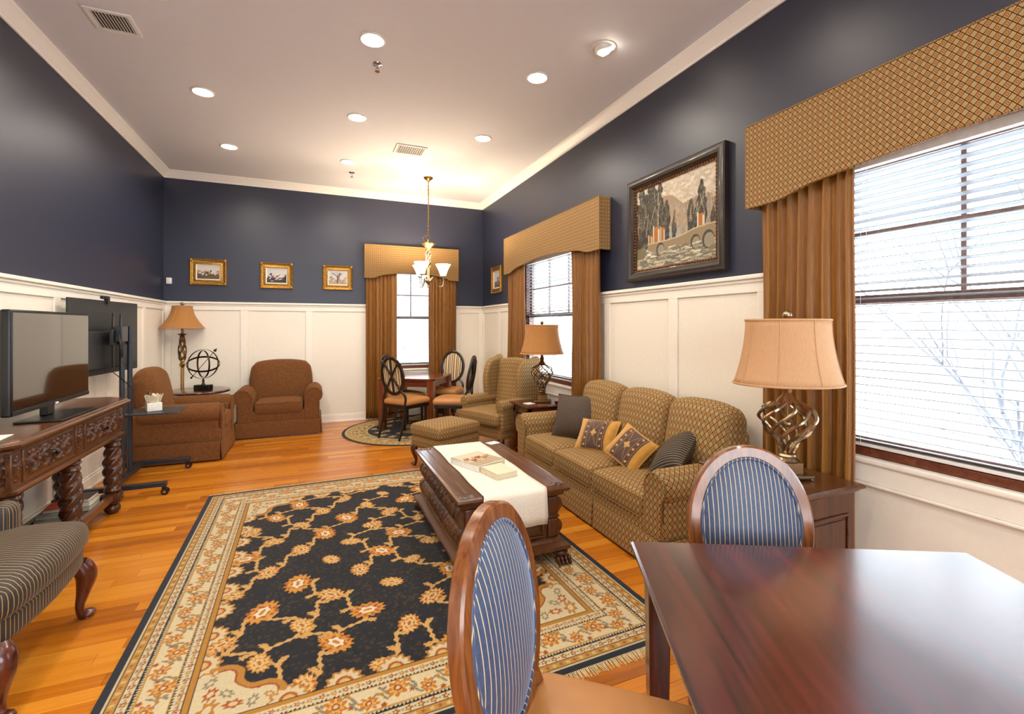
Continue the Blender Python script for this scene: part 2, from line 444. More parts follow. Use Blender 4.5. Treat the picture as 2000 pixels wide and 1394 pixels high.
M['sash'] = wood('glare_paled_sash', '6e5148', '94766a', 1, .5, .1)  # paler than the frame: outdoor glare put into the wood colour
M['stripe'] = stripe_fabric('navy_pinstripe', '3a4866', 'd0bc94', .0165, 0, .5, .85, '9ab4e0', .2, .14)
M['stripe2'] = stripe_fabric('charcoal_pinstripe', '2b2522', 'a58552', .021, 0, .6, .5, '8a8078', .2, .16)
M['cord'] = stripe_fabric('brown_corduroy', '2e2320', '7a6044', .014, 0, .7, .4, '8a7060', .5, .22)
M['cordblack'] = stripe_fabric('black_corduroy', '17120f', '8a7450', .02, 0, .7, .3, '8a7060', .4, .2)
M['bands'] = bandfabric('wide_stripe')
M['tanseat'] = plain('tan_leather', 'b98048', .45, 0, .08, 8, .15, 300)
M['goldfab'] = plain('gold_suede', 'c08a35', .8, 0, .12, 25, .3, 500, sheen=.4)
M['brownpatch'] = plain('brown_velvet', '4a3128', .8, 0, .2, 20, .3, 400, sheen=.4)
M['embroid'] = plain('gold_embroidery', 'b88a4a', .6, 0, .1, 80)
M['black'] = plain('black_plastic', '0d0d0e', .35, 0, .05)
M['tvback'] = plain('charcoal_plastic', '232426', .5, 0, .08, 12)
M['screen'] = plain('dark_glass_screen', '090807', .06, 0, 0, spec=.9, coat=1.0, coat_r=.03)
M['steel'] = plain('slate_steel', '30343c', .38, .3, .06)
M['chrome'] = glossmetal('polished_chrome', 'c8c8cc', .12, .05)
M['nickel'] = glossmetal('antique_nickel', 'a8957a', .27, .12)
M['bronze'] = glossmetal('antique_bronze', '6b4c2c', .35, .3)
M['darkmetal'] = glossmetal('dark_iron', '3a342e', .38, .2)
M['brass'] = glossmetal('aged_brass', 'b08a4c', .3, .2)
M['goldframe'] = plain('gilt_wood', 'a97d38', .38, .75, .3, 40, .2, 90)
M['darkframe'] = plain('dark_frame_wood', '2e241c', .35, 0, .3, 30, coat=.2)  # the large painting frame's own dark wood
M['bead'] = plain('bead_gilt', 'a0622c', .35, .6, .2)
M['mat'] = plain('ivory_liner', 'e8e0cc', .7)
M['paint'] = vcol('oil_paint', .55, .15, 160)
M['rug'] = vcol('wool_pile', .95, .5, 420, .15, .1)
M['fringe'] = plain('cotton_fringe', 'c8b48c', .9, 0, .2, 60)
M['runner'] = plain('ivory_damask', 'e6ddcd', .75, 0, .02)
t = NT('ivory_lace'); vo = t.node('ShaderNodeTexVoronoi', feature='DISTANCE_TO_EDGE'); t.l.new(t.coord('Object'), vo.inputs['Vector']); vo.inputs['Scale'].default_value = 85
e = t.m('LESS_THAN', vo.outputs['Distance'], .11); t.set(color=t.mix(e, lin('ddd4c4'), lin('e8e0d2')), rough=.7, sheen=.1); t.bump(e, .3, .002); M['lace'] = t.mat
M['paper'] = plain('white_paper', 'e8e4dc', .6)
M['cream'] = plain('cream_board', 'd8ccb0', .6)
M['pages'] = plain('page_edges', 'd6cbb4', .8, 0, .1, 200)
M['blue'] = plain('blue_cover', '2f7fa8', .4, 0, .1); M['teal'] = plain('teal_cover', '5f8088', .45, 0, .1)
M['red'] = plain('red_cover', 'a8381c', .4, 0, .4, 14); M['darkcover'] = plain('dark_cover', '3a322e', .5)
M['grey'] = plain('grey_cover', '8c8c86', .5); M['navycover'] = plain('navy_cover', '1c2c4a', .45)
M['whiteplastic'] = plain('white_plastic', 'e4e2de', .4)
def translucent(name, col, tr=.35, rough=.8):
    t = NT(name); c = lin(col); nz = t.noise(t.coord('Object', (60, 60, 8)), 4, 3); cc = t.ramp(nz, [(.3, tuple(x * .93 for x in c)), (.7, tuple(min(1, x * 1.05) for x in c))])
    t.set(color=cc, rough=rough, sheen=.2); b = t.node('ShaderNodeBsdfTranslucent'); t.l.new(cc, b.inputs[0]); mx = t.node('ShaderNodeMixShader'); mx.inputs[0].default_value = tr
    t.l.new(t.p.outputs[0], mx.inputs[1]); t.l.new(b.outputs[0], mx.inputs[2]); t.l.new(mx.outputs[0], t.out.inputs[0]); return t.mat
M['shade'] = translucent('silk_shade_peach', 'e2b88a', .45)
M['shade2'] = translucent('silk_shade_gold', 'cc9250', .38)
M['shadetrim'] = plain('shade_braid', 'b98e62', .7)
M['slat'] = plain('white_slat', '959ca4', .45, 0, .01)
t = NT('window_glass'); tb = t.node('ShaderNodeBsdfTransparent'); gb = t.node('ShaderNodeBsdfGlossy'); gb.inputs['Roughness'].default_value = .02; mx = t.node('ShaderNodeMixShader'); mx.inputs[0].default_value = .05
t.l.new(tb.outputs[0], mx.inputs[1]); t.l.new(gb.outputs[0], mx.inputs[2]); t.l.new(mx.outputs[0], t.out.inputs[0]); M['glass'] = t.mat
def emis(name, col, s, base='ffffff'):
    t = NT(name); t.set(color=lin(base), rough=.5, emis=lin(col), emis_s=s); return t.mat
M['lampglow'] = emis('downlight_lens', 'fff0d8', 45.0)
M['shadeglow'] = emis('lit_frosted_glass', 'ffe2b4', 6.0)
M['bark'] = plain('winter_bark', '8a8c92', .9); M['snow'] = plain('pale_ground', 'e8eaee', .95, 0, .1, 2)
M['hedge'] = plain('evergreen', '2c3828', .9, 0, .4, 6)

# ---------------------------------------------------------------- room shell
FZ = -.03
fl = struct(MB().bb((XL - .2, YF - .2, FZ - .1), (XR + .2, YB + .2, FZ)).build('floor', M['subfloor']))
rng = random.Random(3); planks = []; PW = .083; y = YF
while y < YB + .02:
    x = XL - rng.random() * .9
    while x < XR:
        L = rng.choice([.6, .9, 1.1, 1.2]); a, b = max(x, XL), min(x + L, XR)
        if b - a > .03: planks.append((a, b, y, min(y + PW, YB), rng.random()))
        x += L
    y += PW
def plank_mesh(lst, name):
    V = []; F = []; T_ = []
    for a, b, y0, y1, tn in lst:
        e = .0006; a, b, y0, y1 = a + e, b - e, y0 + e, y1 - e; k = len(V); q = .0012
        V += [(a, y0, FZ), (b, y0, FZ), (b, y1, FZ), (a, y1, FZ), (a, y0, -q), (b, y0, -q), (b, y1, -q), (a, y1, -q), (a + q, y0 + q, 0), (b - q, y0 + q, 0), (b - q, y1 - q, 0), (a + q, y1 - q, 0)]
        fs = [(0, 1, 5, 4), (1, 2, 6, 5), (2, 3, 7, 6), (3, 0, 4, 7), (4, 5, 9, 8), (5, 6, 10, 9), (6, 7, 11, 10), (7, 4, 8, 11), (8, 9, 10, 11)]
        F += [tuple(i + k for i in f) for f in fs]; T_ += [tn] * 9
    me = bpy.data.meshes.new(name); me.from_pydata(V, [], F); at = me.attributes.new('tint', 'FLOAT', 'FACE'); at.data.foreach_set('value', T_); me.materials.append(M['oak']); return me
def pscore(p):
    cx, cy = (p[0] + p[1]) / 2, (p[2] + p[3]) / 2
    d = .389 * cx + .921 * cy
    if d < .9: return 99
    u = (cx * .921 - cy * .389) / d
    hid = -.75 < cx < 1.55 and 1.85 < cy < 4.8          # under the big rug
    return d + (50 if abs(u) > 1.15 or hid else 0)
planks.sort(key=pscore)
for i, p in enumerate(planks[:290]): inst('plank', plank_mesh([p], 'plank'), fl)
o = inst('planks_beyond', plank_mesh(planks[290:], 'planks_beyond'), fl); o['kind'] = 'stuff'

struct(MB().bb((XL - .2, YF - .2, ZC), (XR + .2, YB + .2, ZC + .1)).build('ceiling', M['ceiling']))
TH = .16
def wall(name, mb): return struct(mb.build(name, M['navy'], smooth=0))
wl = wall('wall_left', MB().bb((XL - TH, YF, 0), (XL, YB, ZC)))
def pierced(lo, hi, holes, place):
    mb = MB(); c = lo
    for a, b, z0, z1 in sorted(holes):
        mb.bb(*place(c, a, 0, ZC)); mb.bb(*place(a, b, 0, z0)); mb.bb(*place(a, b, z1, ZC)); c = b
    mb.bb(*place(c, hi, 0, ZC)); return mb
wr = wall('wall_right', pierced(YF, YB, [(c - h, c + h, WZ0, WZ1) for s, c, h in WIN if s == 'R'], lambda a, b, z0, z1: ((XR, a, z0), (XR + TH, b, z1))))
wb = wall('wall_back', pierced(XL - TH, XR + TH, [(c - h, c + h, WZ0, WZ1) for s, c, h in WIN if s == 'B'], lambda a, b, z0, z1: ((a, YB, z0), (b, YB + TH, z1))))
wf = wall('wall_front', pierced(XL - TH, XR + TH, [(-1.1, 1.9, .7, 2.5)], lambda a, b, z0, z1: ((a, YF - TH, z0), (b, YF, z1))))
# wainscot: place(a,b,z0,z1,depth) maps along-wall boxes
def wains(parent, lo, hi, stiles, place, side, holes=(), base=True):
    def bx(name, a, b, z0, z1, d0, d1, mat='white', par=parent, bev=.002):
        return MB().bb(*place(a, b, z0, z1, d0, d1)).build(name, M[mat], par, bevel=bev)
    segs = []; c = lo
    for a, b in sorted(holes): segs.append((c, a)); c = b
    segs.append((c, hi))
    for a, b in segs:
        if b - a < .02: continue
        bx('wainscot_backing', a, b, .1, RAILZ - .03, 0, .006, 'panelwhite', bev=0)
        bx('top_rail', a, b, 1.73, RAILZ - .03, .006, .022)
    for a, b in holes: bx('under_window_backing', a, b, .1, WZ0 - .06, 0, .006, 'panelwhite', bev=0)
    for a, b in stiles: bx('stile', a, b, .13, 1.73, .006, .022)
    st = sorted(stiles)
    for (a0, a1), (b0, b1) in zip(st[:-1], st[1:]):
        if any(h0 < b0 and h1 > a1 for h0, h1 in holes): continue
        bx('panel', a1 + .004, b0 - .004, .135, 1.725, .006, .0085, 'panelwhite', bev=.001)
    for a, b in segs:
        if b - a < .02: continue
        mb = MB(); mb.bb(*place(a, b, RAILZ - .03, RAILZ, 0, .045)); mb.bb(*place(a, b, RAILZ - .055, RAILZ - .03, 0, .03))
        struct(mb.build('trim_%d' % (len([x for x in bpy.data.objects if x.name.startswith('trim_')]) + 1), M['white'], bevel=.006))
    mb = MB(); mb.bb(*place(lo, hi, 0, .105, 0, .024)); mb.bb(*place(lo, hi, .105, .125, 0, .016)); mb.bb(*place(lo, hi, 0, .03, .024, .036))
    struct(mb.build('baseboard_' + side, M['white'], bevel=.005))
wains(wl, YF, YB, [(y0, y0 + .1) for y0 in (-1.24, 0.25, 1.75, 3.3, 4.84, 5.88, 6.92)] + [(7.73, YB), (YF, YF + .05)], lambda a, b, z0, z1, d0, d1: ((XL + d0, a, z0), (XL + d1, b, z1)), 'left')
wains(wb, XL, XR, [(XL, XL + .09), (-1.0, -.9), (-.13, -.03), (.75, .85), (2.25, 2.31), (2.655, XR)], lambda a, b, z0, z1, d0, d1: ((a, YB - d1, z0), (b, YB - d0, z1)), 'back', [(1.49 - .45, 1.49 + .45)])
wains(wr, YF, YB, [(7.73, YB), (6.95, 7.06), (6.35, 6.45), (3.93, 4.03), (2.99, 3.09), (2.14, 2.24), (-.35, -.25), (-1.4, -1.3), (YF, YF + .05)], lambda a, b, z0, z1, d0, d1: ((XR - d1, a, z0), (XR - d0, b, z1)), 'right', [(c - h, c + h) for s, c, h in WIN if s == 'R'])
wains(wf, XL, XR, [(XL, XL + .09), (-1.3, -1.2), (2.0, 2.1), (2.655, XR)], lambda a, b, z0, z1, d0, d1: ((a, YF + d0, z0), (b, YF + d1, z1)), 'front', [(-1.1, 1.9)])
# crown moulding
cp = [(0, 0), (.012, 0), (.016, .018), (.03, .03), (.055, .06), (.07, .075), (.085, .085), (.085, .1), (0, .1)]
def crown(n, axis, a, b, f):
    mb = MB(); pr = [f(d, z) for d, z in cp]; mb.prism(pr, a, b, axis); struct(mb.build('trim_%d' % n, M['crown'], smooth=25))
crown(31, 'y', YF, YB, lambda d, z: (XL + d, ZC - .1 + z)); crown(32, 'y', YF, YB, lambda d, z: (XR - d, ZC - .1 + z))
crown(33, 'x', XL, XR, lambda d, z: (YB - d, ZC - .1 + z)); crown(34, 'x', XL, XR, lambda d, z: (YF + d, ZC - .1 + z))

# ---------------------------------------------------------------- windows, blinds, cornices, curtains
slat_me = {}
def wspace(side, c):        # local: X along wall, Y = into the room, Z up
    if side == 'R': return TR(XR, c, 0) @ RZ(PI / 2)          # local +X -> +Y, +Y -> -X (room)
    return TR(c, YB, 0) @ RZ(PI)                              # local +X -> -X, +Y -> -Y (room)
def dummy(name, T): 
    o = bpy.data.objects.new(name, None); COL.objects.link(o); o.matrix_world = T; return o
WN = ['near window beside the large lamp', 'middle window behind the far table lamp', 'window behind the dining table']
for wi, (side, c, hw) in enumerate(WIN):
    T = wspace(side, c); h0, h1 = WZ0, WZ1; mid = 1.64
    w = struct(dummy('window_%d' % (wi + 1), T))
    fr = MB()
    for s in (-1, 1): fr.bb((s * hw, -.13, h0), (s * (hw - .05), -.01, h1))
    fr.bb((-hw, -.13, h1 - .05), (hw, -.01, h1)); fr.bb((-hw, -.13, h0), (hw, .0, h0 + .045))
    fr.build('window_frame', M['redwood'], w, bevel=.004)
    def sash(z0, z1, yy, nx, nz):
        s_ = MB()
        for s in (-1, 1): s_.bb((s * (hw - .05), yy - .02, z0), (s * (hw - .095), yy + .02, z1))
        s_.bb((-hw + .05, yy - .02, z0), (hw - .05, yy + .02, z0 + .05)); s_.bb((-hw + .05, yy - .02, z1 - .045), (hw - .05, yy + .02, z1))
        q = s_.build('sash', M['sash'], w, bevel=.003)
        W = 2 * hw - .19; H = z1 - z0 - .095
        for i in range(1, nx):
            xx = -W / 2 + W * i / nx; MB().bb((xx - .011, yy - .012, z0 + .05), (xx + .011, yy + .012, z1 - .045)).build('muntin', M['sash'], q, bevel=.002)
        for i in range(1, nz):
            zz = z0 + .05 + H * i / nz; MB().bb((-W / 2, yy - .011, zz - .011), (W / 2, yy + .011, zz + .011)).build('muntin', M['sash'], q, bevel=.002)
        MB().bb((-W / 2, yy - .003, z0 + .05), (W / 2, yy + .003, z1 - .045)).build('pane', M['glass'], q)
    sash(mid - .02, h1 - .05, -.10, 3 if wi < 2 else 2, 2); sash(h0 + .045, mid + .03, -.06, 1, 1)
    MB().bb((-hw - .06, -.02, h0 - .035), (hw + .06, .042, h0)).build('window_sill', M['white'], w, bevel=.012, seg=3)
    MB().bb((-hw - .03, .006, h0 - .135), (hw + .03, .026, h0 - .035)).build('apron', M['white'], w, bevel=.004)
    MB().bb((-hw - .03, .006, h0 - .15), (hw + .03, .034, h0 - .135)).build('apron_moulding', M['white'], w, bevel=.004)
    # blind
    bl = tag(dummy('slat_blind', T), 'white horizontal slat blind lowered over the ' + WN[wi], 'blind', 'white slat blinds')
    sw = 2 * hw - .12
    MB().bb((-sw / 2, -.04, h1 - .10), (sw / 2, .005, h1 - .05)).build('headrail', M['whiteplastic'], bl, bevel=.003)
    k = round(sw, 2)
    if k not in slat_me:
        mb = MB(); prof = [(-.024 + .048 * i / 4, .003 * (1 - ((i - 2) / 2) ** 2)) for i in range(5)]
        pr = prof + [(p[0], p[1] - .0034) for p in reversed(prof)]
        mb.prism(pr, -sw / 2, sw / 2, 'x'); slat_me[k] = mb.mesh('slat', 40, True, [M['slat']])
    z = h0 + .085
    while z < h1 - .11:
        inst('slat', slat_me[k], bl, (0, -.018, z), (math.radians(8), 0, 0)); z += .0425
    MB().bb((-sw / 2, -.04, h0 + .05), (sw / 2, .004, h0 + .068)).build('bottom_rail', M['whiteplastic'], bl, bevel=.003)
    for xx in (-sw / 2 + .14, 0, sw / 2 - .14):
        cd = MB()
        for yy in (-.043, .007): cd.tube([(xx, yy, h0 + .06), (xx, yy, h1 - .1)], .0011, 4)
        cd.build('ladder_cord', M['whiteplastic'], bl)
    # cornice box with arched lower edge
    cw = (1.27, 1.27, .765)[wi]; ch = 2.8; cd_ = .14
    co = tag(dummy('cornice', T), ['large diamond-patterned cornice box above the near window', 'diamond-patterned arched cornice box above the middle window', 'small diamond-patterned arched cornice above the dining window'][wi], 'cornice', 'upholstered window cornices')
    def low(x):
        q = abs(x) / cw
        if q > .86: return 2.27
        if q > .62: s = (.86 - q) / .24; return 2.27 + .055 * s * s * (3 - 2 * s)
        return 2.325 + .05 * math.cos(q / .62 * PI / 2)
    mb = MB(); N = 60; th = .03
    def fpt(u, v):
        x = -cw + 2 * cw * u; return (x, cd_, low(x) + (ch - low(x)) * v)
    uvf = lambda u, v: ((-cw + 2 * cw * u), fpt(u, v)[2])
    mb.grid(fpt, N, 6, uv=uvf, flip=True)
    mb.grid(lambda u, v: (fpt(u, v)[0], cd_ - th, fpt(u, v)[2]), N, 6, uv=uvf)
    mb.grid(lambda u, v: (fpt(u, 0)[0], cd_ - th * v, low(fpt(u, 0)[0])), N, 1, uv=lambda u, v: (uvf(u, 0)[0], uvf(u, 0)[1] - th * v))
    mb.grid(lambda u, v: (fpt(u, 0)[0], cd_ - th * v, ch), N, 1, uv=lambda u, v: (uvf(u, 0)[0], ch + th * v), flip=True)
    mb.build('front_board', M['cornice'], co)
    for s in (-1, 1): MB().bb((s * cw, .004, 2.27), (s * (cw - .03), cd_ - .001, ch)).build('return_board', M['cornice'], co, bevel=.004)
    MB().bb((-cw + .03, .004, ch - .03), (cw - .03, cd_ - .03, ch - .002)).build('top_board', M['cornice'], co)
    cc = MB()
    for s in (-1, 1): cc.tube([(s * cw, cd_, 2.268), (s * cw, cd_, ch)], .005, 6)
    cc.tube([(-cw, cd_, ch)] + [(cw, cd_, ch)], .005, 6); cc.tube([(-cw + 2 * cw * i / N, cd_, low(-cw + 2 * cw * i / N)) for i in range(N + 1)], .005, 6)
    cc.build('welt_cord', M['cornice'], co)
    # curtains
    for s in (-1, 1):
        if wi == 0 and s == -1: x0, x1 = -1.2, -.64
        elif wi == 2: x0, x1 = (.27, .745) if s > 0 else (-.745, -.27)
        else: x0, x1 = (.64, 1.2) if s > 0 else (-1.22, -.66)
        rr = random.Random(wi * 7 + s); np_ = 8; ph = [rr.uniform(-.35, .35) for _ in range(np_ + 2)]
        def cv(u, v, x0=x0, x1=x1, ph=ph, np_=np_, s=s):
            k = u * np_; i = int(k); sh = ph[i] * (1 - (k - i)) + ph[min(i + 1, np_)] * (k - i)
            amp = .030 * (1 + .35 * sh); inner = (u if s < 0 else 1 - u)
            fade = 1 if inner < .8 else .55
            sn = math.sin(2 * PI * (k + sh * .8)); yv = .092 + amp * fade * math.copysign(abs(sn) ** .75, sn) * (1.0 - .5 * v) + .006 * math.sin(9 * v + 5 * u)
            return (x0 + (x1 - x0) * u + .012 * math.sin(2 * PI * (k + sh) + 1.5) * (1 - fade * .2), yv, .025 + 2.42 * v)
        nm = ['left of the near window', 'right of the near window'] if wi == 0 else (['on the far side of the middle window', 'on the near side of the middle window'] if wi == 1 else ['left of the dining window', 'right of the dining window'])
        lab = 'pleated bronze satin curtain ' + (nm[0] if s > 0 else nm[1])
        ct = tag(dummy('curtain', T), lab, 'curtain', 'bronze curtains')
        mb = MB(); mb.grid(cv, 110, 14, uv=lambda u, v: (u * 1.1, v * 2.4), flip=True)
        q = mb.build('drape', M['curtain'], ct); sm = q.modifiers.new('sol', 'SOLIDIFY'); sm.thickness = .004
        e = 0 if s > 0 else 1
        hm = MB(); hm.tube([cv(e, v / 14) for v in range(15)], .007, 6); hm.build('leading_edge', M['lining'], ct)
# outside: ground and bare branches
g = tag(MB().bb((-40, -40, -.7), (60, 60, -.6)).build('outdoor_ground', M['snow']), 'pale open ground beyond the windows', 'ground'); g['kind'] = 'structure'
def branchy(name, label, loc, h, n, seed, mat='bark', spread=.5, group=None):
    rr = random.Random(seed); mb = MB()
    def grow(p, d, L, r, dep):
        pts = [p]; dd = Vector(d); q = Vector(p)
        for i in range(4):
            dd = (dd + Vector((rr.uniform(-1, 1), rr.uniform(-1, 1), rr.uniform(-.6, .7))) * .22).normalized(); q = q + dd * (L / 4); pts.append(tuple(q))
        mb.tube(pts, [r * (1 - .12 * i) for i in range(5)], 5)
        if dep > 0:
            for k in range(3):
                j = rr.choice([1, 2, 3, 4]); nd = (dd + Vector((rr.uniform(-1, 1), rr.uniform(-1, 1), rr.uniform(-.5, .8))) * .9).normalized()
                grow(pts[j], nd, L * .68, r * .6, dep - 1)
    for i in range(n): grow((rr.uniform(-.3, .3), rr.uniform(-.3, .3), 0), (rr.uniform(-spread, spread), rr.uniform(-spread, spread), 1), h * .5, .016 * h / 2, 3)
    return tag(mb.build(name, M[mat], loc=loc), label, 'shrub', group)
branchy('bare_shrub', 'bare branching shrub outside the near window', (5.2, 1.4, -.6), 3.2, 6, 4)
branchy('bare_shrub', 'taller bare shrub outside the middle window', (5.2, 6.6, -.6), 3.2, 4, 9)
branchy('bare_shrub', 'dense twiggy shrub outside the dining window', (1.6, 9.6, -.6), 2.2, 9, 12)
# ---------------------------------------------------------------- large rug
def big_rug():
    W, L = 2.45, 3.1; R = Ras(W, L, .0045, '1b1c22'); X, Y = R.X, R.Y
    rr = random.Random(5)
    root = thing('area_rug', 'large navy and ivory floral area rug under the coffee table', 'rug', (.405, 3.29, 0), .023)
    FW = .345
    TAN, GOLD, IV, RUST, DK, GREY = 'b08a55', 'a9701f', 'cdbb94', '9a4a14', '1b1c22', '8a8068'
    # field lattice
    cols = [.10, .44, .78, 1.12, 1.46, 1.69]
    med = []
    for j in range(-1, 14):
        for i in range(-1, 7):
            x = FW + .06 + i * .33 + (.165 if j % 2 else 0); y = FW + .05 + j * .215
            med.append((x + rr.uniform(-.015, .015), y + rr.uniform(-.015, .015), (i + 2 * j) % 3, i, j))
    pos = {(i, j): (x, y) for x, y, k, i, j in med}
    def vine(p, q, sag):
        mx, my = (p[0] + q[0]) / 2, (p[1] + q[1]) / 2; dx, dy = q[0] - p[0], q[1] - p[1]; L_ = math.hypot(dx, dy) or 1
        nx, ny = -dy / L_, dx / L_
        m1 = (p[0] + dx * .3 + nx * sag, p[1] + dy * .3 + ny * sag); m2 = (p[0] + dx * .7 - nx * sag, p[1] + dy * .7 - ny * sag)
        R.stroke([p, m1, m2, q], .0062, 'c69a5a', 1.0, 7)
        for m, sg in ((m1, 1), (m2, -1)):
            e = (m[0] + nx * sg * .045 + dx * .05, m[1] + ny * sg * .045 + dy * .05); R.stroke([m, ((m[0] + e[0]) / 2 + dx * .05, (m[1] + e[1]) / 2), e], .007, 'c99c58', 1.1, 4)
            R.disk(e[0], e[1], .012, 'c99a50', None, 0, 5, .4); R.disk(e[0] + .012, e[1] + .008, .007, 'b9935a'); R.disk(e[0] - .010, e[1] + .011, .007, 'b9935a')
    for (i, j), p in pos.items():
        for di, dj in ((0, 1), (1, 1), (-1, 1)):
            q = pos.get((i + di, j + dj))
            if q and math.hypot(q[0] - p[0], q[1] - p[1]) < .36 and rr.random() < .66: vine(p, q, rr.choice([-.03, .03]))
    for x, y, k, i, j in med:
        s = (.083, .066, .058)[k] * rr.uniform(.92, 1.12); rot = rr.uniform(0, 3); pet = (10, 8, 7)[k]
        R.disk(x, y, s * 1.06, 'c07f2c', s * .76, rot, 14, .13); R.disk(x, y, s * .92, 'd6b070' if k else 'cf9038', s * .64, rot, 14, .15, 1.5)
        for q in range(pet): a = rot + 2 * PI * q / pet; R.disk(x + math.cos(a) * s * .72, y + math.sin(a) * s * .55, s * .12, 'a5551a' if k != 2 else GOLD)
        R.disk(x, y, s * .60, RUST if k != 2 else 'a9701f', s * .40, rot); R.disk(x, y, s * .53, 'd2b47c' if k else 'ddd0b4', s * .34, rot, 6, .12)
        R.disk(x, y, s * .3, 'b97a2c' if k == 0 else 'a9601f', s * .12, rot)
    # corner spandrels
    cx, cy = np.minimum(X, W - X) - FW, np.minimum(Y, L - Y) - FW
    q = cx / .42 + cy / .40 + .07 * np.sin(cx * 38) + .07 * np.sin(cy * 38 + 1)
    sp = (cx > 0) & (cy > 0) & (q < 1); R.where(sp, 'cdbd98'); R.where((cx > 0) & (cy > 0) & (q < 1) & (q > .86), 'b07a30'); R.where((cx > 0) & (cy > 0) & (q < .86) & (q > .82), RUST)
    for sx in (0, 1):
        for sy in (0, 1):
            for a, b, s, c in ((.06, .06, .05, 'b07a30'), (.15, .06, .035, 'a5551a'), (.06, .15, .035, 'a5551a'), (.22, .05, .03, GREY), (.05, .22, .03, GREY), (.12, .13, .03, GREY), (.28, .06, .022, 'b07a30'), (.06, .28, .022, 'b07a30')):
                x = FW + a; y = FW + b; x = W - x if sx else x; y = L - y if sy else y
                R.disk(x, y, s, c, s * .6, a * 20, 7, .25); R.disk(x, y, s * .5, IV, s * .3, a * 20)
    # half palmettes along the field edge
    for side in range(4):
        n = 9 if side % 2 == 0 else 6; Lh = L if side % 2 == 0 else W
        for k in range(n):
            tt = FW + .35 + (Lh - 2 * FW - .7) * k / (n - 1); p = [(FW, tt), (tt, FW), (W - FW, tt), (tt, L - FW)][side]
            R.disk(p[0], p[1], .075, 'b07a30', .075, 0, 12, .1); R.disk(p[0], p[1], .062, IV, .062, 0, 12, .12); R.disk(p[0], p[1], .035, 'a5551a'); R.disk(p[0], p[1], .022, 'cda865')
    # borders
    ex, ey = np.minimum(X, W - X), np.minimum(Y, L - Y); d = np.minimum(ex, ey); s = np.where(ex < ey, Y, X)
    R.where(d < FW, IV)
    def band(a, b, c): R.where((d >= a) & (d < b), c)
    band(0, .034, '20242e'); band(.034, .042, IV); band(.042, .046, DK); band(.046, .078, 'b8893e'); band(.078, .083, DK); band(.083, .120, 'cfbf9a'); band(.120, .125, DK)
    zz = np.abs(((s / .016) % 1) - .5) * 2
    def zig(a, b, c1, c2): m = (d >= a) & (d < b); R.where(m, c2); R.where(m & (zz > (d - a) / (b - a)), c1)
    zig(.125, .139, DK, 'cfbf9a'); band(.139, .146, 'b8893e'); band(.146, .262, 'd2c29c'); band(.262, .268, 'b8893e'); zig(.268, .281, DK, 'cfbf9a')
    band(.281, .315, 'cfbf9a'); band(.315, .319, DK); band(.319, FW - .005, 'b07c2a'); band(FW - .005, FW, DK)
    def along(dist, step, fn):
        for side in range(4):
            Lh = L if side % 2 == 0 else W; n = max(2, int(round((Lh - 2 * dist) / step)))
            for k in range(n + (0)):
                tt = dist + (Lh - 2 * dist) * (k + .5) / n
                p = [(dist, tt), (tt, dist), (W - dist, tt), (tt, L - dist)][side]; fn(p[0], p[1], side, k)
    along(.062, .034, lambda x, y, sd, k: R.disk(x, y, .009, 'cfb27a' if k % 2 else '9a5a1c', None, 0, 5, .3))
    along(.101, .05, lambda x, y, sd, k: (R.disk(x, y, .013, '9a5a1c', None, 0, 5, .3), R.disk(x, y, .005, IV)))
    along(.101, .05, lambda x, y, sd, k: R.disk(x + (.025 if sd % 2 else 0), y + (0 if sd % 2 else .025), .006, GREY))
    along(.298, .045, lambda x, y, sd, k: (R.disk(x, y, .011, '9a4a14' if k % 2 else 'b07a30', None, 0, 5, .35), R.disk(x, y, .004, IV)))
    along(.298, .045, lambda x, y, sd, k: R.disk(x + (.022 if sd % 2 else 0), y + (0 if sd % 2 else .022), .007, GREY))
    def flower(x, y, sd, k):
        a, b = (1, 0) if sd % 2 else (0, 1); off = .018 * (1 if k % 2 else -1); x += b * off; y += a * off
        big = .047 if k % 2 else .037
        R.stroke([(x - a * .07 + b * .03, y - b * .07 + a * .03), (x - a * .035 - b * .02, y - b * .035 - a * .02), (x, y), (x + a * .04 + b * .035, y + b * .04 + a * .035), (x + a * .075 - b * .01, y + b * .075 - a * .01)], .0042, '857a5e', .5)
        R.disk(x, y, big, 'b8701c', big * .8, k, 8, .22); R.disk(x, y, big * .68, 'cfa35a', big * .5, k, 7, .25); R.disk(x, y, big * .38, '9a4a14'); R.disk(x, y, big * .2, IV)
        R.disk(x + a * .055 - b * .03, y + b * .055 - a * .03, .011, '9a4a14', None, 0, 5, .3); R.disk(x + a * .05 + b * .03, y + b * .05 + a * .03, .014, 'b07a30', .008, k); R.disk(x - a * .05 + b * .02, y - b * .05 + a * .02, .012, '8a8068', .007, k)
    along(.204, .118, flower)
    band(.139, .146, 'b8893e')
    # mottled field
    g = np.random.RandomState(2).rand(R.nx // 3 + 1, R.ny // 3 + 1); g = np.kron(g, np.ones((3, 3)))[:R.nx, :R.ny]
    dark = R.C.sum(-1) < lin('20242e')[0] * 3 * 1.3
    fl_ = dark & (d > FW); R.C[fl_ & (g > .84)] = lin('3c3023'); R.C[fl_ & (g < .2)] = lin('14161c')
    R.grain(.10, 3)
    R.obj('pile', M['rug'], root, zfun=lambda x, y: .009 + 0 * x)
    MB().bb((-W / 2, -L / 2, .001), (W / 2, L / 2, .0085)).build('rug_backing', M['darkcover'], root)
    fr = MB(); rr = random.Random(8)
